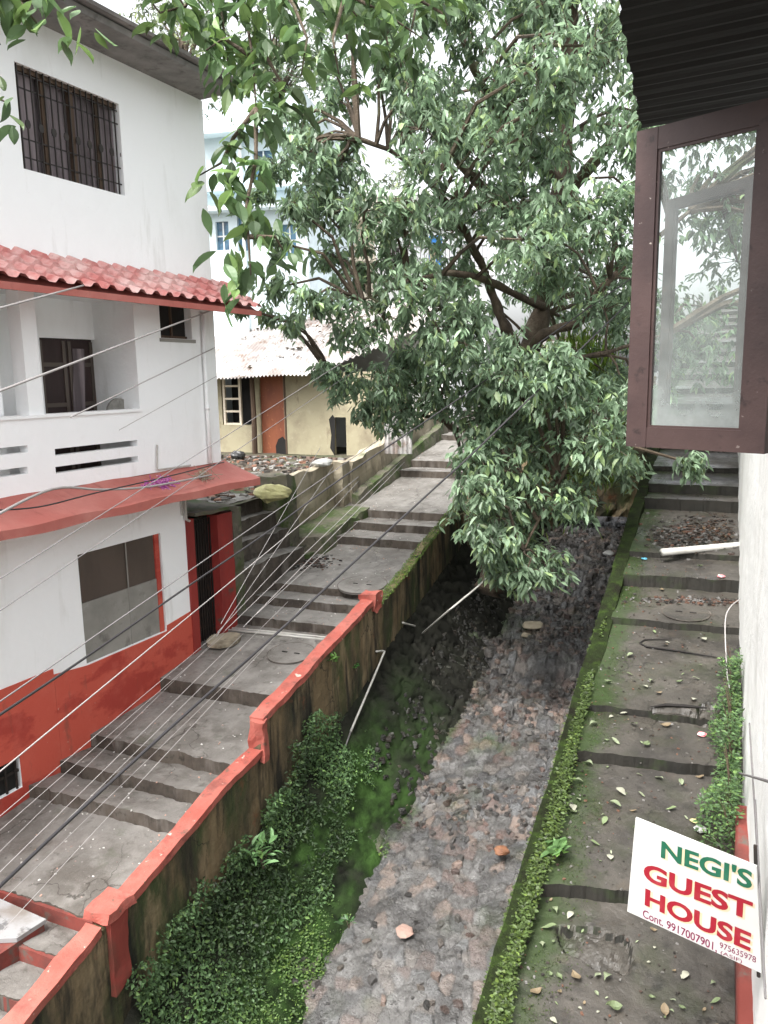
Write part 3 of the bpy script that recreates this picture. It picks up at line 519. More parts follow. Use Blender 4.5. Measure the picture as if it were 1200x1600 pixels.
# ================================================================== WHITE HOUSE
hs_ = empty('white_house', H(-2, -2, -5.2), 'white two storey house with red base, tiled awning and slotted balcony', 'house')
SL = -6.5                      # left end, outside the picture
w1 = (hz(120, 856)[0], hz(250, 826)[0]); WB, WT = -3.39, -2.02
v0 = (hz(32, 1200)[0]-1.1, hz(32, 1200)[0], hz(16, 1240)[1], hz(30, 1182)[1])
gz = MB(); holed(gz, SL, -.2, -5.6, -1.52, -.22, 0, [(w1[0], w1[1], WB, WT), v0], H)
gz.box(SL, SL+.2, -5, -.22, -5.6, -1.52, H); gz.box(SL, 2.0, -5.2, -5, -5.6, -1.52, H)
gz.build('ground_floor_wall', M['white'], hs_)
# red band following the painted outline
band = [(-6.5, -3.05)]+[hz(*q) for q in ((-60, 1100), (0, 1078), (82, 1045), (83, 1054), (129, 1032))]
band2 = [hz(*q) for q in ((255, 979), (290, 958))]
def bandpoly(top, zb_): return [H(s_, .004, zb_) for s_ in (top[-1][0], top[0][0])]+[H(s_, .004, z_) for s_, z_ in top]
mb = MB()
seq = [(-6.5, hz(0, 1078)[1]+.0), hz(0, 1078), hz(82, 1045), (hz(83, 1054)[0]+.002, hz(83, 1054)[1]), (w1[0], WB-.01), (w1[1], WB-.01), (w1[1]+.005, hz(256, 979)[1]), (-.2, hz(290, 958)[1])]
for (sa, za), (sb, zb_) in zip(seq[:-1], seq[1:]):
    if sb-sa < .004: continue
    sa2, sb2 = sa, sb; zl = -5.6
    if sa < v0[1]-.001 and sb > v0[1]:  # split around the small vent
        zm = za+(zb_-za)*(v0[1]-sa)/(sb-sa); parts = [(sa, za, v0[1], zm), (v0[1], zm, sb, zb_)]
    else: parts = [(sa, za, sb, zb_)]
    for a1, z1, b1, z2 in parts:
        segs = [(-5.6, None)] if a1 >= v0[1]-.001 else [(-5.6, v0[2]), (v0[3], None)]
        for zlow, zhi in segs:
            t1, t2 = (z1, z2) if zhi is None else (zhi, zhi)
            mb.box8([H(a1, .001, zlow), H(a1, .012, zlow), H(b1, .012, zlow), H(b1, .001, zlow), H(a1, .001, t1), H(a1, .012, t1), H(b1, .012, t2), H(b1, .001, t2)])
mb.box(-6.5, v0[0], .001, .012, v0[2], v0[3], lambda a, b, c: H(a, b, c)); mb.build('red_band', M['red'], hs_)
# boarded window
wn = MB(); wn.box(w1[1]-.10, w1[1]-.02, -.2, -.02, WB, WT, H); fw = wn.build('window_frame', M['red'], hs_); fw['label'] = 'red frame of the boarded window'
mid = (w1[0]+w1[1]-.1)/2+.13; zsp = (WB+WT)/2+.07
MB().box(w1[0], w1[1]-.10, -.10, -.03, WB, zsp+.0, H).build('window_board', M['greyboard'], hs_)
MB().box(w1[0], w1[1]-.10, -.12, -.045, zsp+.001, WT, H).build('window_board', M['brownboard'], hs_)  # darker upper board: the sunshade's shadow put into board colour
MB().box(mid, mid+.018, -.03, -.022, WB, WT-.005, H).build('window_mullion', M['greyboard'], hs_)
# barred vent low on the wall
g = MB(); g.box(v0[0], v0[1], -.22, -.06, v0[2], v0[3], H); vo = g.build('vent', M['black'], hs_); g = MB()
for k in range(8): s_ = v0[1]-.06-k*.13; g.box(s_, s_+.02, -.03, -.01, v0[2], v0[3], H)
g.box(v0[0], v0[1], -.05, -.03, (v0[2]+v0[3])/2, (v0[2]+v0[3])/2+.03, H); g.build('grille', M['metal'], vo)
# sunshade slab over the ground floor
n_ = 40; ss = np.linspace(SL, .78, n_); sec = [(-.25, -1.50), (.62, -1.52), (.62, -1.42), (0, -1.20), (-.25, -1.19)]
P = np.stack([[H(s_+(.0 if s_ < .7 else -.12*(k in (1, 2))*0), nn, zz+.01*math.sin(s_*5+k)) for k, (nn, zz) in enumerate(sec)] for s_ in ss]); I = np.arange(n_*5).reshape(n_, 5)
Fc = [(I[i, j], I[i, (j+1) % 5], I[i+1, (j+1) % 5], I[i+1, j]) for i in range(n_-1) for j in range(5)]+[I[0].tolist(), I[-1, ::-1].tolist()]
mesh_obj('sunshade', P.reshape(-1, 3), Fc, M['redslab'], hs_)
MB().box(SL, .70, -5, -.25, -1.5, -1.2, H).build('floor_slab', M['white'], hs_)
# first floor: parapet with slots, pillar, walls, recess
RT = -.38; Cn = hz(333, 480)[0]
def slot(xa, ya, xb, yb, h): sa, za = hz(xa, ya); sb, zb_ = hz(xb, yb); z = (za+zb_)/2; return (sa, sb, z-h/2, z+h/2)
slots = [slot(86, 707, 215, 692, .078), slot(87, 735, 216, 717, .078), slot(-80, 709, 44, 706, .078), slot(-80, 745, 44, 740, .078), slot(-300, 720, -110, 712, .078), slot(-300, 757, -110, 750, .078)]
sopen = hz(216, 600)[0]; pil0, pil1 = hz(42, 600)[0], hz(66, 600)[0]; zc = 1.02
mb = MB(); holed(mb, SL, sopen, -1.2, RT, -.13, 0, slots, H); mb.box(SL, sopen, -.15, .025, RT, RT+.035, H); mb.build('parapet', M['white'], hs_)
sw = (hz(250, 505)[0], hz(299, 505)[0], hz(275, 529)[1], 1.00)
mb = MB(); holed(mb, sopen, Cn, -1.2, 3.8, -.2, 0, [sw, (-9, -8, 0, 0)], H); mb.build('first_floor_wall', M['white'], hs_)
uw = (hz(22, 98)[0], hz(192, 163)[0], 2.255, 3.31)
mb = MB(); holed(mb, SL, sopen, zc, 3.8, -.2, 0, [uw], H); mb.box(Cn-.2, Cn, -5, -.2, -1.2, 3.8, H); mb.box(SL, Cn-.2, -5.2, -5, -1.2, 3.8, H); mb.box(SL, SL+.2, -5, -.2, -1.2, 3.8, H); mb.build('upper_wall', M['white'], hs_)
MB().box(pil0, pil1, -.2, -.005, RT+.035, zc, H).build('pillar', M['white'], hs_)
def hp(x, y, n): return hz(x, y, n)
NB = -.5
while proj(H(sopen, NB, 0))[0] > 153: NB -= .01
d0 = hp(61, 527, NB); d1 = hp(149, 530, NB); dz0 = -1.15
mb = MB(); holed(mb, SL, sopen, -1.2, zc, NB-.15, NB, [(d0[0], d1[0], dz0, d0[1])], H); mb.box(sopen, sopen+.1, NB-.15, -.2, -1.2, zc, H); mb.box(hp(0, 600, NB)[0]-.5, hp(0, 600, NB)[0]-.38, NB, -.2, -1.2, zc, H)
mb.box(SL, sopen, NB, -.2, zc, zc+.1, H); mb.build('balcony_recess', M['white'], hs_)
dr = MB().box(d0[0], d1[0], NB-.1, NB-.06, dz0, d0[1], H).build('door', mat('dark_brown_door', (.028, .015, .014), .6, [((.05, .03, .028), 4, .5, .7, (1, 1, .2))]), hs_)
mm_ = (d0[0]+d1[0])/2; g = MB()
for a, b in ((d0[0]+.02, mm_-.02), (mm_+.02, d1[0]-.02)):
    for zz in (-1.0, -.3, .2): g.box(a+.05, b-.05, NB-.06, NB-.047, zz, zz+.05, H)
    g.box(a, a+.05, NB-.06, NB-.045, -1.1, d0[1]-.03, H); g.box(b-.05, b, NB-.06, NB-.045, -1.1, d0[1]-.03, H)
g.build('door_panel_moulding', M['brownboard'], dr)
# curtain glimpsed in the doorway
cs = np.linspace(mm_+.05, mm_+.25, 14); P = np.array([[H(s_+.03*math.sin(z*4), NB-.035+.012*math.sin(i*1.9), z) for z in np.linspace(-.5, d0[1]-.12, 8)] for i, s_ in enumerate(cs)])
grid_obj('curtain', P, M['curtain'], parent=dr)
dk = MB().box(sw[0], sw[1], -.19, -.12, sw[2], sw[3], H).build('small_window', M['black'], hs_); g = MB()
g.box(sw[0], sw[1], -.12, -.09, sw[2], sw[2]+.04, H); g.box((sw[0]+sw[1])/2, (sw[0]+sw[1])/2+.025, -.12, -.09, sw[2]+.04, sw[3], H); g.build('window_frame', M['wood'], dk)
tm = MB(); tm.box(sw[0]-.03, sw[1]+.05, .001, .02, sw[2]-.05, sw[2]-.005, H); tm.build('window_sill', M['greyboard'], hs_)
# basin behind the parapet
mb = MB(); c = np.array(hz(188, 640, -.25)); 
for i in range(20):
    pass
ring = [H(c[0]+.2*math.cos(a), -.3, RT+.0+.17*math.sin(a)) for a in np.linspace(0, math.pi*2, 24)[:-1]]
mb.prism(ring, HN*.035); tag(mb.build('basin', M['greyboard']), 'grey round basin lid leaning behind the white balcony parapet', 'basin')
# upper window with curtain and iron grille
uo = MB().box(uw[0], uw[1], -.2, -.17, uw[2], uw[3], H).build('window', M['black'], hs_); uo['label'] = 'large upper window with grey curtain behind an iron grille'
ncx = 90; cs = np.linspace(uw[0]+.01, uw[1]-.01, ncx); P = np.array([[H(s_, -.14+.018*math.sin(i*.55+1.5*math.sin(i*.21)), z) for z in np.linspace(uw[2]+.01, uw[3]-.01, 6)] for i, s_ in enumerate(cs)]); grid_obj('curtain', P, M['curtain'], parent=uo)
g = MB(); W = uw[1]-uw[0]
for k in range(5): s_ = uw[0]+W*k/4; s_ = min(max(s_, uw[0]+.03), uw[1]-.03); g.box(s_-.03, s_+.03, -.10, -.05, uw[2], uw[3], H)
g.box(uw[0], uw[1], -.10, -.05, uw[3]-.05, uw[3], H); g.build('window_frame', M['wood'], uo)
g = MB(); nb = 18
for k in range(nb):
    s_ = uw[0]+W*(k+.5)/nb; g.box(s_-.006, s_+.006, -.035, -.022, uw[2], uw[3], H)
    if k % 2: g.prism([H(s_+.035*math.cos(a), -.03, (uw[2]+uw[3])/2-.05+.05*math.sin(a)) for a in np.linspace(0, 2*math.pi, 9)[:-1]], HN*.01)
for z in (.12, .3, .78, .92): zz = uw[2]+(uw[3]-uw[2])*z; g.box(uw[0], uw[1], -.045, -.036, zz, zz+.014, H)
g.build('grille', M['metal'], uo)
# eaves slab of the main roof
mb = MB(); sT, zT = hz(367, 140, .6); 
mb.box8([H(SL, -5.6, 3.80), H(SL, .60, 3.80), H(Cn-.04, .60, 3.80), H(Cn-.04, -5.6, 3.80), H(SL, -5.6, 3.90), H(SL, .62, 3.86), H(Cn-.04, .62, 3.86), H(Cn-.04, -5.6, 3.90)]); mb.build('eaves_slab', M['bluegrey'], hs_, wob=.0)
mb = MB(); mb.box8([H(SL, -5.8, 4.35), H(SL, .72, 3.87), H(Cn+.03, .72, 3.87), H(Cn+.03, -5.8, 4.35), H(SL, -5.8, 4.40), H(SL, .74, 3.90), H(Cn+.03, .74, 3.90), H(Cn+.03, -5.8, 4.40)]); mb.build('roof_sheet', M['bluegrey'], hs_)
# tiled awning, courses of barrel tiles
def tiled(sa, sb, nA, zA, nB, zB, courses=4, pitch=.235):
    ncol = int((sb-sa)/pitch*12); u = np.linspace(sa, sb, ncol); rows = []; rv = []
    L = math.hypot(nB-nA, zB-zA)
    for c in range(courses):
        for j, t in enumerate((0, .35, .7, 1.0)):
            rv.append(((c+t)/courses, .045*t+.004)); 
        if c < courses-1: rv.append(((c+1)/courses, .004))
    P = []
    for t, off in rv:
        ph = (u/pitch); prof = .032*np.clip(np.cos(2*math.pi*ph)*1.3, -.5, 1)
        P.append(np.array([H(s_, nA+(nB-nA)*t, zA+(zB-zA)*t+off+pz_) for s_, pz_ in zip(u, prof)]))
    return np.stack(P, 1)
eL = hz(0, 437, .6); eR = hz(330, 482, .6)
P = tiled(SL, 1.02, -.02, 1.40, .62, .985, 4); P[..., 2] += .012*fbm(P, 1.2, 3)+.006*fbm(P, 8, 4); grid_obj('tiled_awning', P, M['tile'], parent=hs_, smooth=False)
mb = MB(); mb.box8([H(SL, .585, .90), H(SL, .615, .90), H(1.0, .615, .90), H(1.0, .585, .90), H(SL, .585, .975), H(SL, .615, .97), H(1.0, .615, .97), H(1.0, .585, .975)])
mb.box8([H(SL, 0.003, 1.30), H(SL, .58, .93), H(.98, .58, .93), H(.98, 0.003, 1.30), H(SL, .003, 1.33), H(SL, .58, .955), H(.98, .58, .955), H(.98, .003, 1.33)]); mb.build('awning_board', M['redslab'], hs_)
# pipes on the corner
s_, _ = hz(318, 600); mb = MB().tube([H(s_, .045, .95), H(s_, .045, -.4), H(s_, .045, -1.18)], .028, 10); mb.tube([H(s_, .045, -.42), H(s_, .045, -.36)], .036, 10); mb.build('downpipe', M['white'], hs_, True)
a = hz(243, 695); b = hz(243, 733); c = hz(295, 727); MB().tube([H(a[0], .03, a[1]), H(b[0], .03, b[1]), H(b[0]+.03, .03, b[1]-.01), H(c[0], .03, c[1])], .012, 8).build('small_pipe', M['pvc'], hs_)
a = hz(286, 790); MB().tube([H(a[0], .04, -1.55), H(a[0], .04, -1.92), H(a[0]+.07, .04, -1.95)], .02, 8).tube([H(a[0]-.06, .03, -1.55), H(a[0]-.06, .03, -1.85)], .012, 8).build('small_pipe', M['pvc'], hs_)

# gate at the house end
gt = empty('gate', H(.2, 0, -3.8), 'narrow black iron gate between red posts at the end of the white house', 'gate')
mb = MB().box(-.2, -.05, -.2, .03, -4.2, -1.93, H); mb.build('gate_post', M['redpost'], gt)
mb = MB(); sub_box(mb, [H(.44, -.3, -4.0), H(.44, .06, -4.0), H(.80, .06, -4.0), H(.80, -.3, -4.0), H(.44, -.3, -1.97), H(.44, .06, -1.97), H(.80, .06, -1.97), H(.80, -.3, -1.97)], 3, 3, 14); mb.build('gate_post', M['redpost'], gt, wob=.012, wscale=6)
MB().box(-.05, .44, -.16, -.13, -3.85, -1.98, H).build('gate_panel', M['metal'], gt)
g = MB()
for k in range(9): s_ = -.03+k*.057; g.box(s_, s_+.014, -.10, -.075, -3.83, -2.0, H)
for z in (-3.7, -3.3, -2.7, -2.1): g.box(-.05, .44, -.125, -.10, z, z+.035, H)
for k in range(0, 8): s_ = -.02+k*.057; g.prism([H(s_+.02*math.cos(a)+.02, -.10, -2.9+.03*math.sin(a)) for a in np.linspace(0, 2*math.pi, 7)[:-1]], HN*.012)
g.build('gate_bars', M['metal'], gt)
sub_box(MB(), [H(-.12, -1.2, -1.90), H(-.12, .12, -1.90), H(.86, .12, -1.93), H(.86, -1.2, -1.93), H(-.12, -1.2, -1.82), H(-.12, .12, -1.85), H(.86, .12, -1.88), H(.86, -1.2, -1.82)], 8, 8, 2).build('canopy_slab', M['grout'], gt, wob=.02)
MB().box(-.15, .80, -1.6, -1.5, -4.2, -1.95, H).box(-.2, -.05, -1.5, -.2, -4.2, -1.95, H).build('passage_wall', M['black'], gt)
# wall end beyond the red post, flanking the side steps
fl = MB(); sub_box(fl, [(-8.6, 9.86, -4.0), (-6.80, 9.86, -4.0), (-6.80, 10.1, -4.0), (-8.6, 10.1, -4.0), (-8.6, 9.86, -2.0), (-6.80, 9.86, -1.96), (-6.80, 10.1, -1.96), (-8.6, 10.1, -2.0)], 16, 3, 16)
tag(fl.build('brick_wall', M['grout'], wob=.03, wscale=5), 'rough grey wall end between the red gate post and the side steps', 'wall')
# side steps up to the terrace
ssp = MB(); 
for k, (X, z) in enumerate(((-6.85, -2.97), (-7.13, -2.64), (-7.40, -2.35), (-7.66, -2.06))):
    sub_box(ssp, [(-8.4, 10.11, -3.9), (X, 10.11, -3.9), (X+.12, 11.96, -3.9), (-8.4, 11.96, -3.9), (-8.4, 10.11, z-.001*k), (X-.03, 10.11, z), (X+.08, 11.96, z), (-8.4, 11.96, z)], 14, 20, 6)
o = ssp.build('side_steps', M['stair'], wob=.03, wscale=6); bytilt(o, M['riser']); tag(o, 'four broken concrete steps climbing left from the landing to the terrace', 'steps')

# ledge, pillar and retaining wall of the terrace
lw = empty('terrace_wall', (-7.2, 13, -3.2), 'weathered plaster terrace wall with square end pillar, along the upper stairs', 'wall')
sub_box(MB(), [(-7.75, 11.98, -3.4), (-7.02, 11.98, -3.4), (-7.02, 12.35, -3.4), (-7.75, 12.35, -3.4), (-7.75, 12.0, -1.72), (-7.10, 12.0, -1.72), (-7.10, 12.35, -1.72), (-7.75, 12.35, -1.72)], 8, 5, 16).build('end_pillar', M['grout'], lw, wob=.04, wscale=4)
mb = MB(); sub_box(mb, [(-7.6, 12.35, -3.2), (-7.35, 12.35, -3.2), (-7.25, 14.4, -2.9), (-7.6, 14.4, -2.9), (-7.6, 12.35, -1.83), (-7.4, 12.35, -1.83), (-7.3, 14.4, -1.74), (-7.6, 14.4, -1.74)], 4, 20, 14); mb.build('wall_body', M['weathered'], lw, wob=.04, wscale=4)
sub_box(MB(), [(-7.35, 14.3, -3.0), (-7.08, 14.3, -3.0), (-7.08, 14.62, -3.0), (-7.35, 14.62, -3.0), (-7.38, 14.3, -1.70), (-7.11, 14.3, -1.70), (-7.11, 14.6, -1.70), (-7.38, 14.6, -1.70)], 4, 4, 14).build('pilaster', M['weathered'], lw, wob=.03, wscale=5)
mb = MB(); sub_box(mb, [(-7.3, 14.62, -2.9), (-7.0, 14.62, -2.9), (-6.9, 22.5, -1.0), (-7.2, 22.5, -1.0), (-7.3, 14.62, -1.75), (-7.05, 14.62, -1.75), (-6.92, 22.5, -.45), (-7.2, 22.5, -.45)], 3, 50, 10); mb.build('wall_body', M['weathered'], lw, wob=.05, wscale=3)
mb = MB(); sub_box(mb, [(-7.0, 14.5, -3.0), (-6.72, 14.5, -3.0), (-6.65, 19.8, -1.7), (-6.9, 19.8, -1.7), (-7.0, 14.5, -2.38), (-6.86, 14.5, -2.42), (-6.72, 19.8, -1.2), (-6.9, 19.8, -1.2)], 3, 50, 6); mb.build('footing', M['grout'], lw, wob=.03, wscale=4)
lg = MB(); sub_box(lg, [(-7.35, 12.3, -3.5), (-6.45, 12.3, -3.5), (-6.45, 14.3, -3.2), (-7.3, 14.3, -3.2), (-7.35, 12.36, -2.86), (-6.62, 12.36, -2.90), (-6.5, 14.3, -2.60), (-7.3, 14.3, -2.60)], 12, 24, 8)
o = lg.build('ledge', M['grout'], wob=.04, wscale=5); tag(o, 'mossy raised concrete ledge between the end pillar and the stairs', 'ledge')
lg = MB(); sub_box(lg, [(-7.35, 12.0, -3.5), (-6.62, 12.0, -3.5), (-6.62, 12.33, -3.5), (-7.35, 12.33, -3.5), (-7.35, 12.02, -3.12), (-6.68, 12.02, -3.12), (-6.68, 12.33, -3.12), (-7.35, 12.33, -3.12)], 8, 5, 4)
tag(lg.build('block', M['grout'], wob=.03, wscale=6), 'low concrete block at the foot of the square pillar', 'block')

# ================================================================== SHED
zt = -2.08; A = PZ(342, 706, zt); B = PZ(590, 714, zt); A = A+(A-B)*.35; ed = (B-A); LEN = np.linalg.norm(ed); ed /= LEN; en = np.array([-ed[1], ed[0], 0]); en = en if en@A < 0 else -en  # toward the viewer
def Sh(s_, n_, z): return A+ed*s_+en*n_+np.array([0, 0, z-zt])
def shz(x, y, n=0.0):
    r = ray(x, y); t = (en@A+n)/(en@r); p = r*t; return float((p-A)@ed), float(p[2])
sh = empty('shed', Sh(LEN/2, -1, zt), 'low yellow plastered shed with rusty corrugated roof and orange door, behind the terrace', 'shed')
win = (shz(345, 600)[0], shz(397, 600)[0], shz(370, 664)[1], shz(370, 585)[1]+.1); dor = (shz(407, 650)[0], shz(444, 650)[0], zt, shz(425, 597)[1]+.25)
zt2 = .9; hole = (shz(521, 680)[0], shz(541, 680)[0], zt, shz(530, 652)[1])
mb = MB(); zw = shz(445, 590, .75)[1]+.12; win = (*win[:3], zw); dor = (*dor[:3], zw); holed(mb, 0, LEN, zt, zw, -.15, 0, [win, dor, hole], Sh); mb.build('wall', M['yellow'], sh); MB().box(.0, .15, -4, -.15, zt, zw, Sh).build('wall', M['yellow'], sh); MB().box(0, LEN, -4.15, -4, zt, zw+.5, Sh).build('wall', M['yellow'], sh); MB().box(LEN-.15, LEN, -4, -.15, zt, zw, Sh).build('wall', M['yellow'], sh)
MB().box(dor[0], dor[1], -.12, -.05, zt, dor[3], Sh).build('door', M['orange'], sh)
wo = MB().box(win[0], win[1], -.6, -.5, win[2], win[3], Sh).build('window', M['black'], sh)
g = MB(); ws = win[0]+.03; ww = (win[1]-win[0])*.48
for z in np.linspace(win[2], win[3], 5): g.box(ws, ws+ww, -.08, -.03, z, z+.055, Sh)
for s_ in (ws, ws+ww): g.box(s_, s_+.07, -.09, -.02, win[2]-.02, win[3], Sh)
g.build('window_frame', M['cream'], wo)
MB().box(hole[0], hole[1], -.8, -.7, zt, hole[3], Sh).build('doorway', M['black'], sh)
for q in (((432, 712), (431, 697), (435, 686), (442, 682), (448, 690), (450, 712)), ((516, 700), (518, 680), (514, 655), (520, 648), (524, 655), (523, 712))):
    MB().prism([Sh(shz(a, b)[0], .002, max(shz(a, b)[1], zt)) for a, b in q], en*.006).build('soot_patch', M['black'], sh)
s_ = shz(445, 650)[0]
MB().box(s_, s_+.05, .001, .02, zt, zw, Sh).build('trim', M['wood'], sh)
s_ = shz(403, 650)[0]; g = MB().tube([Sh(s_, .22, zt), Sh(s_+.02, .22, -1), Sh(s_, .22, zw+.0)], [.08, .075, .07], 8); g.build('post', M['wood'], sh)
s_ = shz(388, 650)[0]; 
# roof: corrugated, from the eave up to the ridge
eA = shz(330, 590, .75); eB = shz(478, 606, .75); eC = shz(600, 520, .75)
ncol = 300; u = np.linspace(-.3, LEN+.9, ncol); rows = []
for t in np.linspace(0, 1, 10):
    n_ = .75-t*3.6; z = (eA[1]+.0)+t*2.1+.0*u
    endk = np.clip((u-eB[0])/(LEN+.9-eB[0]), 0, 1); n2 = n_-endk*(1-t)*2.2; z2 = z+endk*(1-t)*1.28-.10*np.sin(np.clip((u-eA[0])/(eB[0]-eA[0]), 0, 1)*math.pi)*0
    corr = .03*np.sin(u/.12*2*math.pi); rows.append(np.array([Sh(a, b, c) for a, b, c in zip(u, n2, z2+corr+.03*np.sin(u*1.7+t*3))]))
ro = grid_obj('corrugated_roof', np.stack(rows, 1), M['sheet'], parent=sh)
# leaf litter lying on the shed roof
n = 1500; ui = rng.random(n); ti = rng.random(n); keep = vnoise(np.stack([ui*6, ti*3, ti*0], -1), 1.3, 5) > .12; ui, ti = ui[keep], ti[keep]
Gr = np.stack(rows, 1); P = Gr[(ui*(ncol-1)).astype(int), (ti*9).astype(int)]+np.array([0, 0, .04]); n = len(P); V, Fc, cc = leaves(P, rnd_dir(n)*np.array([1, 1, .15]), rnd_dir(n)*.3+np.array([0, 0, 1]), .16, .9, leafcols(n, (.16, .12, .08), .4, .2)); mesh_obj('leaf_litter', V, Fc, M['leafdry'], sh, cols=cc)['kind'] = 'stuff'
# white wall of the building right of the shed
wa = empty('white_outbuilding', (-7.8, 22.5, -1.8), 'plain white building wall behind the leaves, right of the shed', 'building')
mb = MB(); a = PY(562, 500, 21.5); b = PY(706, 500, 21.0); wb_ = (lambda x, y_, z: (x, y_, z))
P0, P1 = np.array([a[0]-2.5, 21.9, 0]), np.array([b[0]+.1, 20.6, 0]); dd = P1-P0; mb.box8([P0+[0, 0, -2.3], P1+[0, 0, -2.3], P1+[0, 3, -2.3], P0+[0, 3, -2.3], P0+[0, 0, 1.3], P1+[0, 0, 1.3], P1+[0, 3, 1.3], P0+[0, 3, 1.3]]); mb.build('wall', M['white'], wa)
for px, py, w_, h_ in ((634, 568, .22, .45), (612, 575, .12, .6)):
    q = ray(px, py); t = ((P1-P0)[1]*P0[0]-(P1-P0)[0]*P0[1])/((P1-P0)[1]*q[0]-(P1-P0)[0]*q[1]); c = q*t; e_ = dd/np.linalg.norm(dd); nn_ = np.array([e_[1], -e_[0], 0]); nn_ = nn_ if nn_[1] < 0 else -nn_
    MB().prism([c-e_*w_/2-[0, 0, h_/2]+nn_*.01, c+e_*w_/2-[0, 0, h_/2]+nn_*.01, c+e_*w_/2+[0, 0, h_/2]+nn_*.01, c-e_*w_/2+[0, 0, h_/2]+nn_*.01], nn_*.02).build('window', M['metal'], wa)
# corrugated white panel by the terrace wall
p0 = PZ(606, 706, -2.08+.0); c = PD(622, 680, 17.5); mbp = []
for i in range(40): x = -.32+.64*i/39; mbp.append([c+np.array([x, x*.1+.018*math.sin(x*60), z]) for z in (-.42, .42)])
tag(grid_obj('sheet_panel', np.array(mbp), M['sheet']), 'short white ribbed sheet standing at the corner of the shed', 'panel')

# ================================================================== FAR BUILDINGS
def facing(px, depth, yaw=0):
    o_ = PD(px, 590, depth); o_[2] = 0; a = PSI+R_(yaw); e_ = np.array([math.cos(a), math.sin(a), 0]); nn_ = np.array([math.sin(a), -math.cos(a), 0])
    def fr(s_, n_, z): return o_+e_*s_+nn_*n_+np.array([0, 0, z])
    def iz(x, y, n=0):
        r = ray(x, y); t = (nn_@o_+n)/(nn_@r); p = r*t; return float((p-o_)@e_), float(p[2])
    return fr, iz
fr, iz = facing(400, 24, -12); z0 = -3
b1 = empty('blue_white_building', fr(0, -3, z0), 'pale blue and white building with blue windows, behind the white house', 'building')
sa, sb = iz(300, 400)[0], iz(482, 400)[0]; ztp = iz(400, 150)[1]
winb = [(iz(337, 360)[0], iz(357, 360)[0], iz(345, 391)[1], iz(345, 346)[1]), (iz(371, 360)[0], iz(387, 360)[0], iz(380, 392)[1], iz(380, 318)[1]), (iz(395, 250)[0], iz(425, 250)[0], iz(400, 285)[1], iz(400, 235)[1]), (iz(440, 360)[0], iz(462, 360)[0], iz(450, 400)[1], iz(450, 350)[1])]
mb = MB(); holed(mb, sa, sb, z0, ztp, -.25, 0, winb, fr); mb.box(sa, sb, -6, -.25, ztp-.2, ztp, fr); mb.box(sb-.25, sb, -6, -.25, z0, ztp-.2, fr); mb.build('wall', M['paleblue'], b1)
for w_ in winb:
    f = MB().box(w_[0], w_[1], -.2, -.12, w_[2], w_[3], fr).build('window', M['bluewin'], b1)
    MB().box((w_[0]+w_[1])/2-.02, (w_[0]+w_[1])/2+.02, -.12, -.09, w_[2], w_[3], fr).box(w_[0], w_[1], -.12, -.095, (w_[2]+w_[3])/2-.02, (w_[2]+w_[3])/2+.02, fr).build('window_frame', M['white'], f)
for y_ in (330, 300, 210): z = iz(400, y_)[1]; MB().box(sa+.2, sb+.1, .001, .45, z, z+.12, fr).build('ledge', M['paleblue'], b1)
s_ = iz(384, 400)[0]; MB().tube([fr(s_, .08, z0), fr(s_, .08, ztp-.5)], .05, 8).build('drainpipe', M['white'], b1)
fr, iz = facing(500, 29, 5)
b2 = empty('cream_orange_building', fr(0, -3, z0), 'cream building with orange wall strip, half hidden behind the leaves above the shed', 'building')
sa, sb = iz(455, 400)[0], iz(585, 400)[0]; ztp = iz(500, 345)[1]
wq = [(iz(470, 430)[0], iz(486, 430)[0], iz(480, 470)[1], iz(480, 445)[1]), (iz(493, 400)[0], iz(510, 400)[0], iz(500, 418)[1], iz(500, 382)[1]), (iz(545, 400)[0], iz(570, 400)[0], iz(560, 440)[1], iz(560, 395)[1])]
mb = MB(); holed(mb, sa, sb, z0, ztp, -.25, 0, wq, fr); mb.box(sa, sb, -6, -.25, ztp-.2, ztp, fr); mb.build('wall', M['cream'], b2)
for w_ in wq: MB().box(w_[0], w_[1], -.22, -.15, w_[2], w_[3], fr).build('window', M['metal'], b2)
MB().box(iz(472, 400)[0], iz(486, 400)[0], .002, .12, iz(480, 482)[1], iz(480, 415)[1], fr).box(iz(492, 400)[0], iz(512, 400)[0], -.14, -.08, iz(500, 418)[1], iz(500, 382)[1], fr).build('orange_strip', M['orange'], b2)
z = iz(500, 412)[1]; MB().box(sa, sb, .002, .7, z, z+.14, fr).box(sa-.2, sb+.2, .002, .8, ztp-.1, ztp+.08, fr).build('ledge', M['cream'], b2)
fr, iz = facing(650, 31, 0)
b3 = empty('balcony_building', fr(0, -3, z0), 'white building with a blue and grey balcony railing, seen through the tree', 'building')
sa, sb = iz(585, 400)[0], iz(760, 400)[0]; ztp = iz(640, 300)[1]; zf = iz(640, 425)[1]; zr = iz(640, 388)[1]
MB().box(sa, sb, -6, 0, z0, zf-.2, fr).build('wall', M['white'], b3); MB().box(sa, sb, -6, -1.6, zf, ztp-.2, fr).build('wall', M['white'], b3); MB().box(sa-.3, sb+.3, -6.2, .3, zf-.2, zf, fr).build('balcony_floor', M['white'], b3)
MB().box(sa-.3, sb+.3, -6.2, .4, ztp-.2, ztp, fr).build('roof', M['white'], b3)
mb = MB(); k = sa
while k < sb: mb.box(k, k+.03, .15, .18, zf, zr, fr); k += .16
mb.box(sa, sb, .14, .19, zr, zr+.06, fr).box(sa, sb, .14, .19, (zf+zr)/2, (zf+zr)/2+.03, fr); mb.build('railing', M['wireg'], b3)
MB().box(iz(672, 400)[0], iz(692, 400)[0], -.5, -.4, zf, iz(680, 378)[1]+.3, fr).build('blue_screen', mat('blue_cloth', (.03, .18, .5), .7), b3)
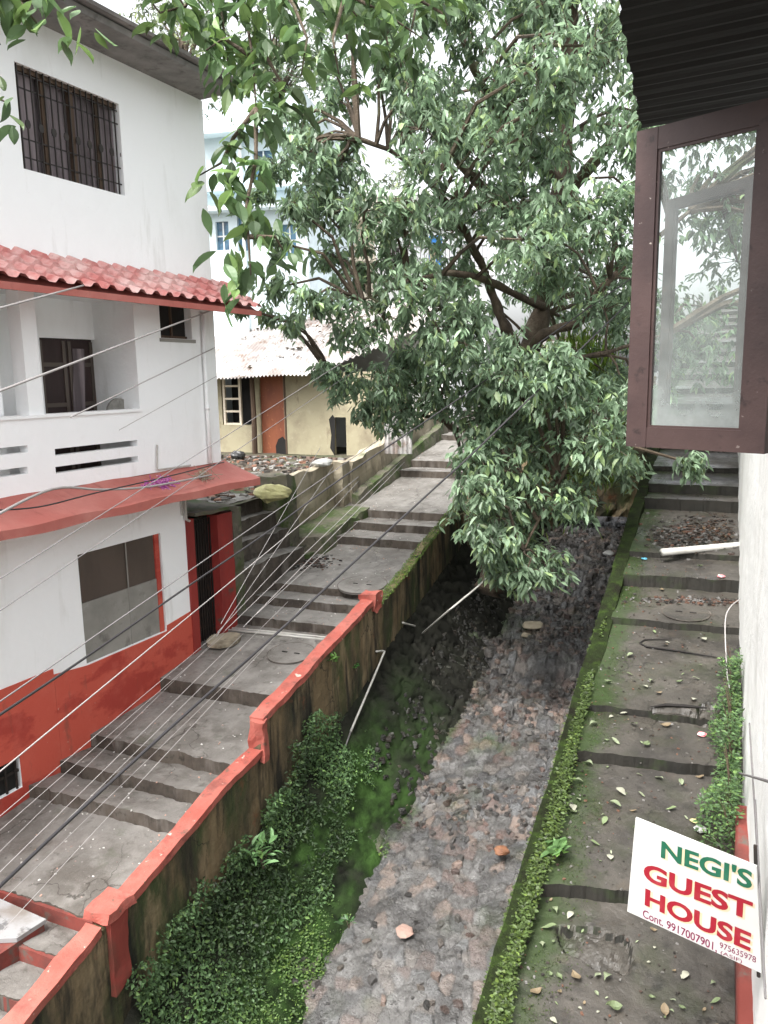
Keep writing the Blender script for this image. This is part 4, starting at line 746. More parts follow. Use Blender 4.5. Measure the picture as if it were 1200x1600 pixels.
MB().box(iz(671, 400)[0], iz(680, 400)[0], .2, .35, z0, zr, fr).build('column', M['yellow'], b3)
MB().box(iz(610, 400)[0], iz(630, 400)[0], -1.6, -1.55, zf, iz(620, 370)[1], fr).build('door', M['metal'], b3)
# rough stone wall at the top of the footpath, left of the open window
mb = MB(); a = PD(935, 600, 19); b = PD(1010, 600, 18.5)
sub_box(mb, [(a[0]-1, 18.0, -3.2), (b[0]+.3, 18.0, -3.2), (b[0]+.3, 18.5, -3.2), (a[0]-1, 18.5, -3.2), (a[0]-1, 18.1, -.1), (b[0]+.3, 18.1, -.1), (b[0]+.3, 18.5, -.1), (a[0]-1, 18.5, -.1)], 20, 4, 20)
tag(mb.build('stone_wall', M['canalwall'], wob=.08, wscale=5), 'mossy stone wall across the top of the drain behind the tree', 'wall')

# ================================================================== GUEST HOUSE (right)
gh = empty('guest_house', (1.5, 8, -5), 'white walled guest house with red base and dark eaves at the right edge', 'house')
Y = np.concatenate([np.arange(-1.5, 8, .08), np.arange(8, 24, .25)]); zz = np.linspace(-5.8, .85, 60)
GY_, GZ_ = np.meshgrid(Y, zz, indexing='ij'); gX = np.full_like(GY_, .36); Pg = np.stack([gX, GY_, GZ_], -1); Pg[..., 0] += .03*fbm(Pg, .9, 4)+.012*fbm(Pg, 5, 7)-.035*np.clip((GY_-7)/3, 0, 1)
Pg[..., 2] += np.clip(-4.5+S*GY_-GZ_, 0, 0); grid_obj('wall', Pg[:, ::-1], M['old_white'], parent=gh, smooth=True)
for b_ in ((.45, 6, 23.8, 24, -2, .85), (.46, 6, -1.5, -1.35, -5.8, .85), (5.9, 6, -1.35, 23.8, -5.8, .85)): MB().box(*b_).build('wall', M['old_white'], gh)
Y = np.arange(1, 6.6, .1); P = []
for k, (x, h) in enumerate(((.40, -.2), (.275, -.2), (.275, .24), (.29, .27), (.42, .28))): P.append(np.stack([np.full_like(Y, x)+.012*vnoise(np.stack([Y, Y*0, Y*0+k], -1), 2, 3), Y, pz(.3, Y)*.0+(-5.2+S*Y)+h+.02*vnoise(np.stack([Y, Y*0, Y*0], -1), 3, 8)*(k > 1)], -1))
P = np.stack(P, 0); m_ = P[..., 1] > 0; grid_obj('red_base', P, M['redstep'], parent=gh)
# eaves: dark corrugated soffit
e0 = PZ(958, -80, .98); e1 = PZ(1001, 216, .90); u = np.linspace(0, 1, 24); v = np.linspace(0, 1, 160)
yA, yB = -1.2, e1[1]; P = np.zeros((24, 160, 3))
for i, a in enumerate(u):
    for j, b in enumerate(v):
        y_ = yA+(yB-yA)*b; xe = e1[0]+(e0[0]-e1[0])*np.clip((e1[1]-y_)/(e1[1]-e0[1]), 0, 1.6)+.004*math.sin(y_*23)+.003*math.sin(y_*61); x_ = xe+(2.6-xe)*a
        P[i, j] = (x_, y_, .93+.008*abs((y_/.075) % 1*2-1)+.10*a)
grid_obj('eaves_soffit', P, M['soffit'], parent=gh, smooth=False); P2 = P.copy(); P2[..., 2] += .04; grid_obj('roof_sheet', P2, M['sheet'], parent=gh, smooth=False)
# casement sash standing open, and a frame standing in for a reflection
def sash(TLp, BLp, TRp, BRp, wst, wrail, name_parent, ext=0.0, thick=.04, label=None, pane=True):
    TL, BL, TR, BR = [np.array(q, float) for q in (TLp, BLp, TRp, BRp)]
    zt_ = (TL[2]+TR[2])/2; zb_ = (BL[2]+BR[2])/2; A_ = np.array([(TL[0]+BL[0])/2, (TL[1]+BL[1])/2, 0]); B_ = np.array([(TR[0]+BR[0])/2, (TR[1]+BR[1])/2, 0])
    e_ = B_-A_; B_ = B_+e_/np.linalg.norm(e_)*ext; e_ = B_-A_; Wd = np.linalg.norm(e_); e_ /= Wd; nn_ = np.array([e_[1], -e_[0], 0]); nn_ = nn_ if nn_@A_ < 0 else -nn_
    def fr_(s_, n_, z): return A_+e_*s_+nn_*n_+np.array([0, 0, z])
    fm = MB(); b = .004
    fm.box(0, wst, -thick, 0, zb_, zt_, fr_).box(Wd-wst, Wd, -thick, 0, zb_, zt_, fr_).box(wst, Wd-wst, -thick+.002, -.002, zb_, zb_+wrail, fr_).box(wst, Wd-wst, -thick+.002, -.002, zt_-wrail, zt_, fr_)
    f = fm.build('window_sash', M['maroon'] if pane else M['metal'], name_parent)
    if label: f['label'] = label
    bm_ = MB(); t_ = .010
    bm_.box(wst, wst+t_, -.016, -.006, zb_+wrail, zt_-wrail, fr_).box(Wd-wst-t_, Wd-wst, -.016, -.006, zb_+wrail, zt_-wrail, fr_).box(wst+t_, Wd-wst-t_, -.016, -.006, zb_+wrail, zb_+wrail+t_*.8, fr_).box(wst+t_, Wd-wst-t_, -.016, -.006, zt_-wrail-t_, zt_-wrail, fr_)
    bm_.build('glazing_bead', M['maroon'] if pane else M['metal'], f)
    if pane: MB().quad(fr_(wst, -.02, zb_+wrail), fr_(Wd-wst, -.02, zb_+wrail), fr_(Wd-wst, -.02, zt_-wrail), fr_(wst, -.02, zt_-wrail)).build('glass_pane', M['glass'], f)
    return fr_, Wd, zb_, zt_
frw, Wd, zb1, zt1 = sash(PD(993, 222, 2.80), PD(979, 704, 2.76), PD(1200, 163, 2.44), PD(1200, 711, 2.44), .078, .072, gh, ext=.022, label='maroon window sash with dusty glass, swung open')
sash(PD(1036, 306, 4.9), PD(1030, 668, 4.9), PD(1172, 296, 4.3), PD(1168, 672, 4.3), .07, .06, gh, ext=0, pane=False, label='dark frame added behind the dusty glass in place of its reflection')  # added bare frame imitates the reflection in the pane
MB().box(.30, .40, 2.72, 2.80, -.30, .88).box(.30, .40, 1.3, 2.8, -.36, -.30).build('window_frame', M['maroon'], gh)
# projecting sign board
dr_, dl_ = 4.15, 4.15*1.107; TL = PD(993, 1278, dl_); TR = PD(1178, 1352, dr_); BL = PD(980, 1424, dl_); BR = PD(1186, 1518, dr_)
A_ = (TL+BL)/2; B_ = (TR+BR)/2; A_[2] = B_[2] = 0; e_ = B_-A_; Wd_ = np.linalg.norm(e_); e_ /= Wd_; nn_ = np.array([e_[1], -e_[0], 0]); nn_ = nn_ if nn_@A_ < 0 else -nn_
def uvp(x, y):
    r = ray(x, y); t = (nn_@A_)/(nn_@r); p = r*t; return np.array([(p-A_)@e_, p[2]])
c4 = [uvp(*q) for q in ((980, 1424), (1190, 1521), (1182, 1354), (993, 1278))]
sg = empty('sign_board', A_+e_*Wd_*.5+np.array([0, 0, c4[0][1]]), "white hand painted sign board reading NEGI'S GUEST HOUSE, projecting from the guest house wall", 'sign')
def W3(u_, v_, n_): return A_+e_*u_+nn_*n_+np.array([0, 0, v_])
MB().prism([W3(*q, -.015) for q in c4], nn_*.015).build('board', M['signwhite'], sg)
MB().tube([W3(c4[1][0]-.02, c4[1][1]-.05, -.03), W3(c4[2][0]-.02, c4[2][1]+.1, -.03)], .01, 6).build('bracket', M['metal'], sg)
def text_on(txt, p0, p1, ht, m, n_, name, off=(0, 0), bold=.012, space=1.0):
    a, b = uvp(*p0), uvp(*p1); cu = bpy.data.curves.new('t', 'FONT'); cu.body = txt; cu.size = 1; cu.offset = bold; cu.space_character = space; cu.resolution_u = 4
    ob = bpy.data.objects.new('t', cu); C.objects.link(ob); dg = bpy.context.evaluated_depsgraph_get(); dg.update(); me = bpy.data.meshes.new_from_object(ob.evaluated_get(dg)); bpy.data.objects.remove(ob)
    V = np.array([v.co[:] for v in me.vertices]); Fc = [tuple(p.vertices) for p in me.polygons]; bpy.data.meshes.remove(me)
    x0, x1 = V[:, 0].min(), V[:, 0].max(); y1 = V[:, 1].max(); y0 = 0 if txt[0] != '(' else V[:, 1].min(); d = b-a; Lw = np.linalg.norm(d); d /= Lw; q = np.array([0, 1.0])
    uv = a[None]+np.outer((V[:, 0]-x0)/(x1-x0)*Lw, d)+np.outer((V[:, 1]-y0)/(y1-y0)*ht, q)+np.array(off)[None]
    return mesh_obj(name, np.array([W3(u_, v_, n_) for u_, v_ in uv]), Fc, m, sg)
Z7 = lambda x, y: (780+x/2.857, 1220+y/2.857)
for nm, txt, p0, p1, ht, m, bd in (('green_lettering', "NEGI'S", Z7(722, 338), Z7(1128, 482), .105, 'tgreen', .03), ('red_lettering', 'GUEST', Z7(644, 436), Z7(1128, 622), .107, 'tred', .035), ('red_lettering', 'HOUSE', Z7(650, 550), Z7(1122, 757), .105, 'tred', .035)):
    text_on(txt, p0, p1, ht, M['tcream'], .0015, 'letter_outline', off=(.011, -.006), bold=bd+.012); text_on(txt, p0, p1, ht, M[m], .003, nm, bold=bd)
text_on('Cont. 9917007901,', Z7(641, 606), Z7(972, 762), .05, M['tmaroon'], .002, 'small_lettering', bold=.012)
text_on('975635978', Z7(984, 744), Z7(1146, 812), .036, M['tmaroon'], .002, 'small_lettering', bold=.002); text_on('(ASIF)', Z7(988, 776), Z7(1084, 818), .028, M['tmaroon'], .002, 'small_lettering', bold=.002)

# white drain pipe from the wall
pa = PX(1156, 852, .34); pb = PD(1034, 863, pa@f0*.97); mb = MB().tube([pa+np.array([.1, 0, 0]), pa, pb], .052, 14); r_ = mb.build('pipe', M['pvc'], smooth=True); tag(r_, 'stubby white plastic drain pipe sticking out of the guest house wall', 'pipe')
# cables on the guest house wall
def cable(pts, r, m, label, group=None, seg=5, name='cable', cat='cable'):
    P = [np.array(p, float) for p in pts]; out = []
    for i in range(len(P)-1):
        p0_, p1_, p2_, p3_ = P[max(i-1, 0)], P[i], P[i+1], P[min(i+2, len(P)-1)]; k = 6
        for j in range(k): t = j/k; out.append(.5*((2*p1_)+(-p0_+p2_)*t+(2*p0_-5*p1_+4*p2_-p3_)*t*t+(-p0_+3*p1_-3*p2_+p3_)*t**3))
    out.append(P[-1]); return tag(MB().tube(out, r, seg).build(name, M[m], smooth=True), label, cat, group)
gq = lambda x, y, X=.30: PX(x, y, X)
cable([gq(1156, 936), PD(1140, 950, 8.6), PD(1133, 975, 8.4), PD(1136, 1050, 8.1), PD(1140, 1075, 7.8)], .007, 'wirew', 'loose white cable loop drooping from the guest house wall above the weeds')
gw = lambda y0, y1, x0, x1, X: [PX(x0+(x1-x0)*t, y0+(y1-y0)*t, X) for t in np.linspace(0, 1, 6)]
for xa, xb, ya, yb, lab in ((1171, 1184, 1130, 1340, 'thin grey cable running along the guest house wall above the sign'), (1180, 1196, 1250, 1560, 'grey cable passing behind the right edge of the sign')):
    cable(gw(ya, yb, xa, xb, .31), .006, 'wireg', lab)
cable([PX(1155, 1208, .28), PX(1180, 1215, .29), PX(1204, 1222, .30)], .008, 'wireg', 'short grey cable crossing the white wall above the sign')

# weed on the guest house wall foot
wp = empty('wall_weed', (.2, 7.3, -3.6), 'long bushy green weed growing up the foot of the guest house wall', 'plant')
n = 5200; yy = rng.uniform(6.25, 8.9, n); k = (yy-6.25)/2.65; xx = .30-rng.random(n)**1.4*(.17+.12*np.sin(yy*5)*.5+.1*(1-k)); hh = rng.random(n)*(.42+.15*np.sin(yy*7)); P = np.stack([xx, yy, -5.2+S*yy-.02+hh*(1-.6*(.3-xx)/.3)], -1)
keep = vnoise(P, 4, 5) > -.35; P = P[keep]; V, Fc, cc = tiny_leaves(P, .042, (.085, .15, .06), wf=1.3); mesh_obj('leaves', V, Fc, M['creep'], wp, cols=cc)
mb = MB()
for k in range(26): y_ = 6.3+k*.1; p = np.array([.27, y_, -5.2+S*y_]); mb.tube([p, p+[-.05, random.uniform(-.1, .1), .2], p+[-.08+random.uniform(-.05, .03), random.uniform(-.15, .15), .42]], [.005, .004, .002], 4)
for k in range(5): p = PX(1125, 1060+k*6, .15); mb.tube([p, p+np.array([-.2-.05*k, .1, .12]), p+np.array([-.35-.05*k, .2*k*.3, .15])], [.004, .003, .001], 4)
mb.build('stems', M['wood'], wp)['kind'] = 'stuff'

# ================================================================== MAIN TREE
base = PD(775, 862, 14.2); tr = empty('tree', base-np.array([0, 0, .9]), 'large drooping green tree growing between the drain and the upper stairs', 'tree')
def pts(L): return [PD(x, y, d) for x, y, d in L]
def limb(L, r0_, r1_, seg=10, name='branch'):
    P = pts(L); out = []; 
    for i in range(len(P)-1):
        a, b, c, d = P[max(i-1, 0)], P[i], P[i+1], P[min(i+2, len(P)-1)]
        for j in range(5): t = j/5; out.append(.5*((2*b)+(-a+c)*t+(2*a-5*b+4*c-d)*t*t+(-a+3*b-3*c+d)*t**3))
    out.append(P[-1]); out = np.array(out); k = len(out); out = out+.03*np.stack([vnoise(out, 1.5, s) for s in (1, 2, 3)], -1)
    rr = [r0_+(r1_-r0_)*(i/(k-1)) for i in range(k)]; rr = [a*(1+.12*math.sin(i*1.7)) for i, a in enumerate(rr)]
    MB().tube(out, rr, seg).build(name, M['bark'], tr, smooth=True, wob=.02, wscale=5); return out
SK = []
SK.append(limb([(762, 930, 14.0), (775, 860, 14.1), (795, 740, 14.1), (808, 640, 14.0), (818, 570, 14.0), (850, 470, 14.2), (866, 360, 14.3), (880, 240, 14.3), (888, 100, 14.2), (895, -60, 14.0), (905, -220, 13.5)], .25, .12, 14, 'trunk'))
SK.append(limb([(818, 580, 13.6), (800, 530, 13.2), (785, 500, 13.0), (768, 455, 12.9), (742, 395, 12.6), (700, 320, 12.0), (640, 255, 11.6), (560, 215, 11.2)], .11, .03))
SK.append(limb([(822, 560, 13.5), (850, 520, 13.0), (905, 500, 12.7), (935, 455, 12.4), (990, 400, 12.2), (1080, 330, 12.0)], .10, .03))
SK.append(limb([(866, 380, 14.2), (800, 330, 13.6), (720, 260, 13.0), (650, 150, 12.4), (600, 40, 12.0)], .11, .03))
SK.append(limb([(872, 330, 14.1), (930, 250, 13.2), (1000, 180, 12.6), (1090, 90, 12.2)], .12, .03))
SK.append(limb([(800, 660, 13.9), (760, 655, 13.5), (715, 672, 13.2), (690, 655, 13.0), (640, 640, 12.8), (580, 600, 12.5), (520, 590, 12.3)], .07, .015))
SK.append(limb([(790, 720, 14.0), (745, 760, 13.6), (730, 740, 13.4), (716, 690, 13.2), (700, 650, 13.1)], .05, .03))
SK.append(limb([(805, 620, 13.8), (850, 640, 12.9), (880, 720, 12.2), (850, 800, 11.6), (820, 860, 11.3)], .05, .015))
SK.append(limb([(850, 480, 14.0), (760, 440, 12.6), (690, 430, 12.0), (620, 450, 11.6), (560, 470, 11.4)], .07, .015))
SK.append(limb([(876, 290, 14.3), (780, 180, 12.8), (720, 60, 12.0), (700, -60, 11.5)], .09, .03))
SK.append(limb([(815, 560, 13.8), (900, 560, 12.6), (960, 545, 12.1), (1040, 520, 11.8)], .06, .02))
SKP = np.concatenate(SK)
# foliage masses: (x, y, depth, radius m, clusters)
MASS = []
def mass(x, y, d, r, n, sq=.8): MASS.append((x, y, d, r, n, sq))
for x, y, r in [(760, 800, .62), (820, 780, .7), (880, 740, .6), (800, 850, .5), (850, 880, .45), (790, 720, .7), (870, 680, .7), (940, 700, .5), (930, 640, .6), (760, 670, .5), (830, 650, .6), (970, 730, .35), (745, 720, .4), (895, 790, .4), (790, 590, .45), (770, 620, .4), (840, 600, .45), (880, 590, .4), (1085, 725, .22), (820, 900, .3), (785, 885, .35), (768, 845, .4), (750, 770, .35), (800, 540, .3), (860, 560, .35)]:
    mass(x, y, 11.6+random.uniform(-.7, .7), r, int(85*r))
for x, y, r in [(540, 600, .38), (600, 600, .45), (650, 600, .5), (620, 650, .42), (580, 640, .3), (690, 620, .45), (720, 570, .5), (640, 560, .35), (510, 580, .22)]: mass(x, y, 12.4+random.uniform(-.5, .5), r, int(80*r))
for x, y, r in [(560, 450, .5), (520, 400, .35), (600, 500, .45), (550, 520, .3), (480, 470, .25), (640, 440, .5), (690, 480, .6), (700, 540, .5), (600, 400, .5), (650, 340, .6), (570, 330, .5), (500, 300, .4), (540, 250, .45), (480, 240, .35), (430, 450, .28), (440, 380, .2), (455, 505, .2), (420, 490, .15), (450, 190, .3), (410, 300, .22), (470, 330, .3), (430, 260, .25), (520, 470, .3), (380, 480, .12)]: mass(x, y, 11.4+random.uniform(-.8, .8), r, int(62*r))
random.seed(21)
for _ in range(95):
    x = random.uniform(660, 1010); y = random.uniform(-60, 640)
    if (x-690)**2+(y-250)**2 < 35**2 or (x-820)**2/40**2+(y-500)**2/45**2 < 1: continue
    dq = 12.2+random.uniform(-1.6, 2.6)
    if (x-835)**2/75**2+(y-510)**2/60**2 < 1 and dq < 14.5: continue
    mass(x, y, dq, random.uniform(.35, .7), 26)
for _ in range(34):
    x = random.uniform(470, 680); y = random.uniform(-60, 340)
    if ((x-600)/48)**2+((y-225)/85)**2 < 1: continue
    mass(x, y, 11.5+random.uniform(-1, 1.2), random.uniform(.3, .5), 18)
for _ in range(60): mass(random.uniform(1010, 1420), random.uniform(-60, 560), 12.5+random.uniform(-1.5, 3), random.uniform(.5, .85), 24)
for _ in range(26): mass(random.uniform(640, 1100), random.uniform(-350, -60), 13+random.uniform(-2, 3), random.uniform(.6, .9), 30)
for _ in range(24): mass(random.uniform(690, 1080), random.uniform(-60, 620), 16.5+random.uniform(-.7, 1.5), random.uniform(.6, .9), 26)
Cn_ = []; tw = MB(); big = MB()
for (x, y, d, r, n, sq) in MASS:
    n = int(n*1.35); c = PD(x, y, d); v = rnd_dir(n)*(rng.random((n, 1))**.38)*r; v[:, 2] *= sq; pts_ = c+v; Cn_.append(pts_)
    j = np.argmin(np.linalg.norm(SKP-(c+np.array([0, 0, -.3])), axis=1)); a = SKP[j]; dd = c-a
    midp_ = a+dd*.5+np.array([random.uniform(-.1, .1), random.uniform(-.1, .1), .18*np.linalg.norm(dd)]); rr = .010+.010*min(np.linalg.norm(dd), 3)
    big.tube([a, a+dd*.25+np.array([0, 0, .12*np.linalg.norm(dd)]), midp_, c], [rr*1.5, rr*1.2, rr, rr*.6], 5, False)
    for q in pts_[::3]: tw.tube([c, (c+q)/2+np.array([0, 0, .06]), q], [.008, .006, .004], 3, False)
big.build('boughs', M['bark'], tr)['kind'] = 'stuff'; tw.build('twigs', M['bark'], tr)['kind'] = 'stuff'
CC = np.concatenate(Cn_); V, Fc, cc = whorls(CC, 8, .175, (.200, .285, .180), droop=.8, var=.26, yellow=.14, wf=.95)
q = proj(V); okk = cc; mesh_obj('crown', V, Fc, M['leaf'], tr, cols=cc)
print('leaf faces', len(Fc))
def back_tree(px, py, d, hgt, spread, n, L, base_c, label, nm='background_tree'):
    c = PD(px, py, d); r = empty(nm, np.array([c[0], c[1], -2.5]), label, 'tree', 'trees standing behind the buildings')
    MB().tube([np.array([c[0], c[1], -2.6]), np.array([c[0]+.1, c[1], c[2]-hgt*.5]), c+[0, 0, hgt*.3]], [.2, .14, .04], 8).build('trunk', M['bark'], r, smooth=True)
    cs_ = c+rnd_dir(26)*np.array([spread, spread, hgt*.6])*(rng.random((26, 1))**.4); tw_ = MB(); 
    for q in cs_: tw_.tube([c-[0, 0, hgt*.3], (c+q)/2, q], [.05, .03, .012], 5, False)
    tw_.build('branches', M['bark'], r)['kind'] = 'stuff'; CC_ = np.concatenate([q+rng.normal(0, .35, (n, 3)) for q in cs_])
    V, Fc, cc = whorls(CC_, 6, L, base_c, droop=.3, var=.3, yellow=.2); mesh_obj('crown', V, Fc, M['leaf'], r, cols=cc)
back_tree(285, 75, 19, 2.2, 1.5, 16, .16, (.17, .21, .13), 'pale thin tree rising behind the right corner of the white house roof')
back_tree(430, 110, 24, 3.0, 2.4, 26, .2, (.16, .21, .13), 'hazy green tree behind the pale blue building')
back_tree(610, 330, 35, 3.0, 3.2, 26, .25, (.16, .20, .13), 'distant tree behind the balcony building')
# hanging roots and debris near the trunk foot, dark rock mass behind
rk = MB(); 
P0_ = PD(745, 900, 14.6)
sub_box(rk, [(-4.75, 14.2, -5.2), (-3.55, 14.2, -5.2), (-3.4, 18.5, -4.4), (-4.75, 18.5, -4.4), (-4.75, 14.25, -2.7), (-4.2, 14.3, -2.9), (-3.9, 18.5, -1.7), (-4.75, 18.5, -1.6)], 12, 30, 22)
tag(rk.build('rock_bank', M['canalwall'], wob=.16, wscale=2.2, smooth=False), 'dark rocky bank under the tree at the end of the retaining wall', 'rock')
# light green grassy clump seen on the bank right of the trunk
n = 3800; c = PD(905, 640, 15.2); P = c+rng.normal(0, 1, (n, 3))*np.array([.35, .5, .75]); V, Fc, cc = leaves(P, np.array([0, 0, 1.])+rnd_dir(n)*.5, rnd_dir(n), .26, .22, leafcols(n, (.15, .24, .03), .3, .1)); tag(mesh_obj('grass_clump', V, Fc, M['creep'], cols=cc), 'yellow green grassy growth on the slope behind the tree', kind='stuff', cat='grass')

# ================================================================== NEAR BRANCHES OVERHEAD
def near_tree(label, strands, base_pt, L=.165, k=7, cn=(.105, .175, .075)):
    r = empty('overhanging_branch', base_pt, label, 'branch'); Cc = []
    for st_ in strands:
        P = [PD(*p) for p in st_]; MB().tube(P, [.016*(1-.75*i/(len(P)-1)) for i in range(len(P))], 6).build('branch', M['bark'], r, smooth=True)
        for i in range(len(P)-1):
            for t in np.linspace(.15, 1, max(2, int(np.linalg.norm(P[i+1]-P[i])/.10))): Cc.append(P[i]+(P[i+1]-P[i])*t+rng.normal(0, .07, 3))
    V, Fc, cc = whorls(np.array(Cc), k, L, cn, droop=.75, var=.3, yellow=.3, wf=1.2, T=(LVF, LFF)); mesh_obj('leaves', V, Fc, M['leafnear'], r, cols=cc); return r
near_tree('leafy branch with large bright leaves hanging over the top centre of the view', [
    [(330, -220, 5.2), (320, -60, 5.1), (290, 10, 5.0), (250, 20, 4.9), (225, -10, 4.9)], [(330, -100, 5.1), (380, 0, 5.0), (395, 90, 4.9), (400, 170, 4.8)],
    [(400, -80, 5.0), (460, 10, 4.9), (480, 60, 4.8), (470, 120, 4.8)], [(400, 170, 4.8), (365, 215, 4.8), (345, 255, 4.8), (310, 275, 4.75)], [(400, 170, 4.8), (400, 250, 4.75), (385, 320, 4.7), (390, 400, 4.7), (392, 430, 4.7)],
    [(460, -60, 5.2), (540, -10, 5.1), (600, 20, 5.0), (660, 60, 5.0)], [(520, -60, 5.4), (620, -20, 5.3), (690, 20, 5.2), (700, 40, 5.2)], [(395, 90, 4.9), (350, 60, 4.9), (320, 80, 4.9)], [(390, 370, 4.7), (430, 370, 4.7), (445, 395, 4.7)], [(400, 60, 5.2), (440, 130, 5.2), (430, 200, 5.2)], [(540, -10, 5.1), (520, 60, 5.0), (530, 120, 5.0)], [(250, -90, 5.2), (270, -20, 5.1), (300, 30, 5.1)], [(420, -60, 5.4), (440, 20, 5.3), (420, 80, 5.3)], [(480, -80, 5.5), (520, -20, 5.4), (570, 40, 5.3)], [(640, -60, 5.6), (650, 10, 5.5), (640, 60, 5.4)], [(330, -80, 5.5), (345, 10, 5.4), (360, 130, 5.3)], [(580, -60, 5.8), (600, 40, 5.7), (610, 90, 5.6)]], PD(330, -220, 5.2))
near_tree('small leafy branch drooping into the top left corner', [[(-60, -160, 4.6), (0, -60, 4.5), (30, 0, 4.4), (60, 40, 4.4)], [(0, -60, 4.5), (-20, 20, 4.4), (0, 70, 4.4)], [(30, 0, 4.4), (75, -10, 4.4), (100, 0, 4.4)]], PD(-60, -160, 4.6), k=5)
near_tree('sparse twig with a few leaves entering at the left edge in front of the window', [[(-60, 130, 4.5), (-10, 150, 4.4), (10, 160, 4.4)]], PD(-60, 130, 4.5), k=3, L=.15)

# ================================================================== CABLES
GRP = 'thin service wires fanning over the stairs'
def span(a, b, da, db, r, m, label, group=None, sag=.0, mids=()):
    P = [PD(*a, da)]+[PD(*q) for q in mids]+[PD(*b, db)]
    if not mids and a[0] < 0: P[0] = P[0]+(P[0]-P[1])*.45
    if not mids: mid_ = (P[0]+P[1])/2; mid_[2] -= sag; P = [P[0], P[0]*.75+P[1]*.25-np.array([0, 0, sag*.75]), mid_, P[0]*.25+P[1]*.75-np.array([0, 0, sag*.75]), P[1]]
    return cable(P, r*.8, m, label, group)
hd = lambda x, y, n=.0: float(H(hz(x, y, n)[0], n, hz(x, y, n)[1])@f0)
span((-40, 626), (335, 483), 6, hd(335, 483, .1)-.1, .014, 'wirew', 'thick white cable rising to the house corner under the tiled awning')
span((-40, 492), (130, 446), 6, hd(130, 446, .6)-.1, .012, 'wirew', 'thick white cable ending at the left part of the tiled awning')
span((110, 652), (336, 543), 7.5, hd(336, 543, .05), .010, 'wirew', 'white cable from the parapet up to the house corner')
span((186, 672), (338, 588), 8.5, hd(338, 588, .05), .006, 'wirew', 'thin white wire just below the cable at the house corner')
cable([PD(-30, 818, 6.5), PD(82, 764, 8.0), PD(160, 765, 8.8), PD(235, 760, 9.5), PD(330, 742, 10.6)], .014, 'wirew', 'white rope lying along the red sunshade past the purple tinsel')
cable([PD(-30, 798, 6.9), PD(60, 792, 7.5), PD(150, 770, 8.4), PD(260, 745, 9.6), PD(350, 722, 10.9)], .008, 'wired', 'dark cable trailing along the top of the red sunshade')
span((-20, 917), (640, 500), 5.5, 12, .005, 'wireg', 'thin grey wire crossing the lower window from the left edge up into the tree')
span((-20, 968), (560, 575), 5.5, 12, .005, 'wireg', 'thin grey wire crossing just below the upper corner of the boarded window')
span((-20, 1110), (620, 668), 5, 13, .007, 'wireg', 'pale wire crossing the boarded window towards the upper stairs')
cable([PD(-20, 1130, 4.8), PD(130, 1030, 6), PD(297, 914, 7.5), PD(420, 830, 8.5), PD(540, 743, 9.5), PD(756, 596, 11), PD(1000, 425, 12)], .010, 'wired', 'upper black cable running from the left edge across the window to the tree')
cable([PD(-20, 1404, 4.2), PD(130, 1262, 5), PD(300, 1107, 6), PD(420, 1001, 7), PD(573, 860, 8.2), PD(682, 760, 9.2), PD(760, 688, 10), PD(990, 465, 12)], .0125, 'wired', 'lower thick black cable crossing the stairs and the coping')
span((-20, 1222), (560, 745), 5, 12.5, .007, 'wirew', 'pinkish white wire crossing the red band below the boarded window')
for (a, b) in [((-20, 1292), (345, 985)), ((-20, 1350), (352, 985)), ((-20, 1430), (470, 955)), ((-20, 1405), (450, 940)), ((-20, 1315), (350, 992)), ((-20, 1480), (485, 935)), ((-20, 1382), (380, 990))]:
    span(a, b, 4.8, 9.6, random.choice([.0022, .0028, .0034]), 'wirew', 'thin pale wire of the bundle crossing the lower stairs', GRP)
for b, a in [((560, 752), (340, 988)), ((625, 722), (352, 985)), ((632, 722), (380, 980)), ((500, 700), (345, 975)), ((560, 815), (400, 960)), ((520, 730), (338, 995))]:
    span(a, b, 9.6, 12.6, .0055, 'wirew', 'pale wire of the bundle fanning from the post up to the terrace wall', 'wires fanning up to the terrace wall')

# pipes: landing and canal wall
za = stz(9.35)+.05
pp = MB(); a = PZ(352, 984, za); b = PZ(512, 1000, za); 
for k in (0, .09): pp.tube([a+np.array([0, k, 0]), (a+b)/2+np.array([0, k, .005]), b+np.array([0, k, 0])], .02, 8)
pp.tube([(a+b)/2+np.array([0, -.03, 0]), (a+b)/2+np.array([0, .12, 0])], .027, 8); tag(pp.build('pipes', M['pvc'], smooth=True), 'pair of thin grey white water pipes lying across the landing below the steps', 'pipes')
cable([PX(629, 973, -4.40), PX(658, 981, -4.38)], .016, 'pvc', 'short white pipe elbow high on the dark canal wall', name='pipe', cat='pipe')
cable([PX(657, 992, -4.38), PD(700, 955, 10.4), PD(745, 918, 11.2), PD(775, 890, 12)], .014, 'pvc', 'long white pipe sloping up from the elbow into the foliage', name='pipe', cat='pipe')
cable([PX(588, 1018, -4.42), PX(599, 1018, -4.40), PX(596, 1030, -4.38), PX(548, 1143, -4.32)], .017, 'pvc', 'thin white pipe running down the retaining wall below the coping end', name='pipe', cat='pipe')
cable([PX(548, 1143, -4.32), PX(500, 1275, -4.25), PX(440, 1420, -4.2), PX(370, 1620, -4.1)], .012, 'wireg', 'grey pipe continuing down through the creeper on the wall', name='pipe', cat='pipe')
cable([PX(599, 1077, -4.40), PX(618, 1079, -4.40)], .008, 'wirew', 'tiny white pipe stub on the dark wall beside the long pipe', name='pipe', cat='pipe')

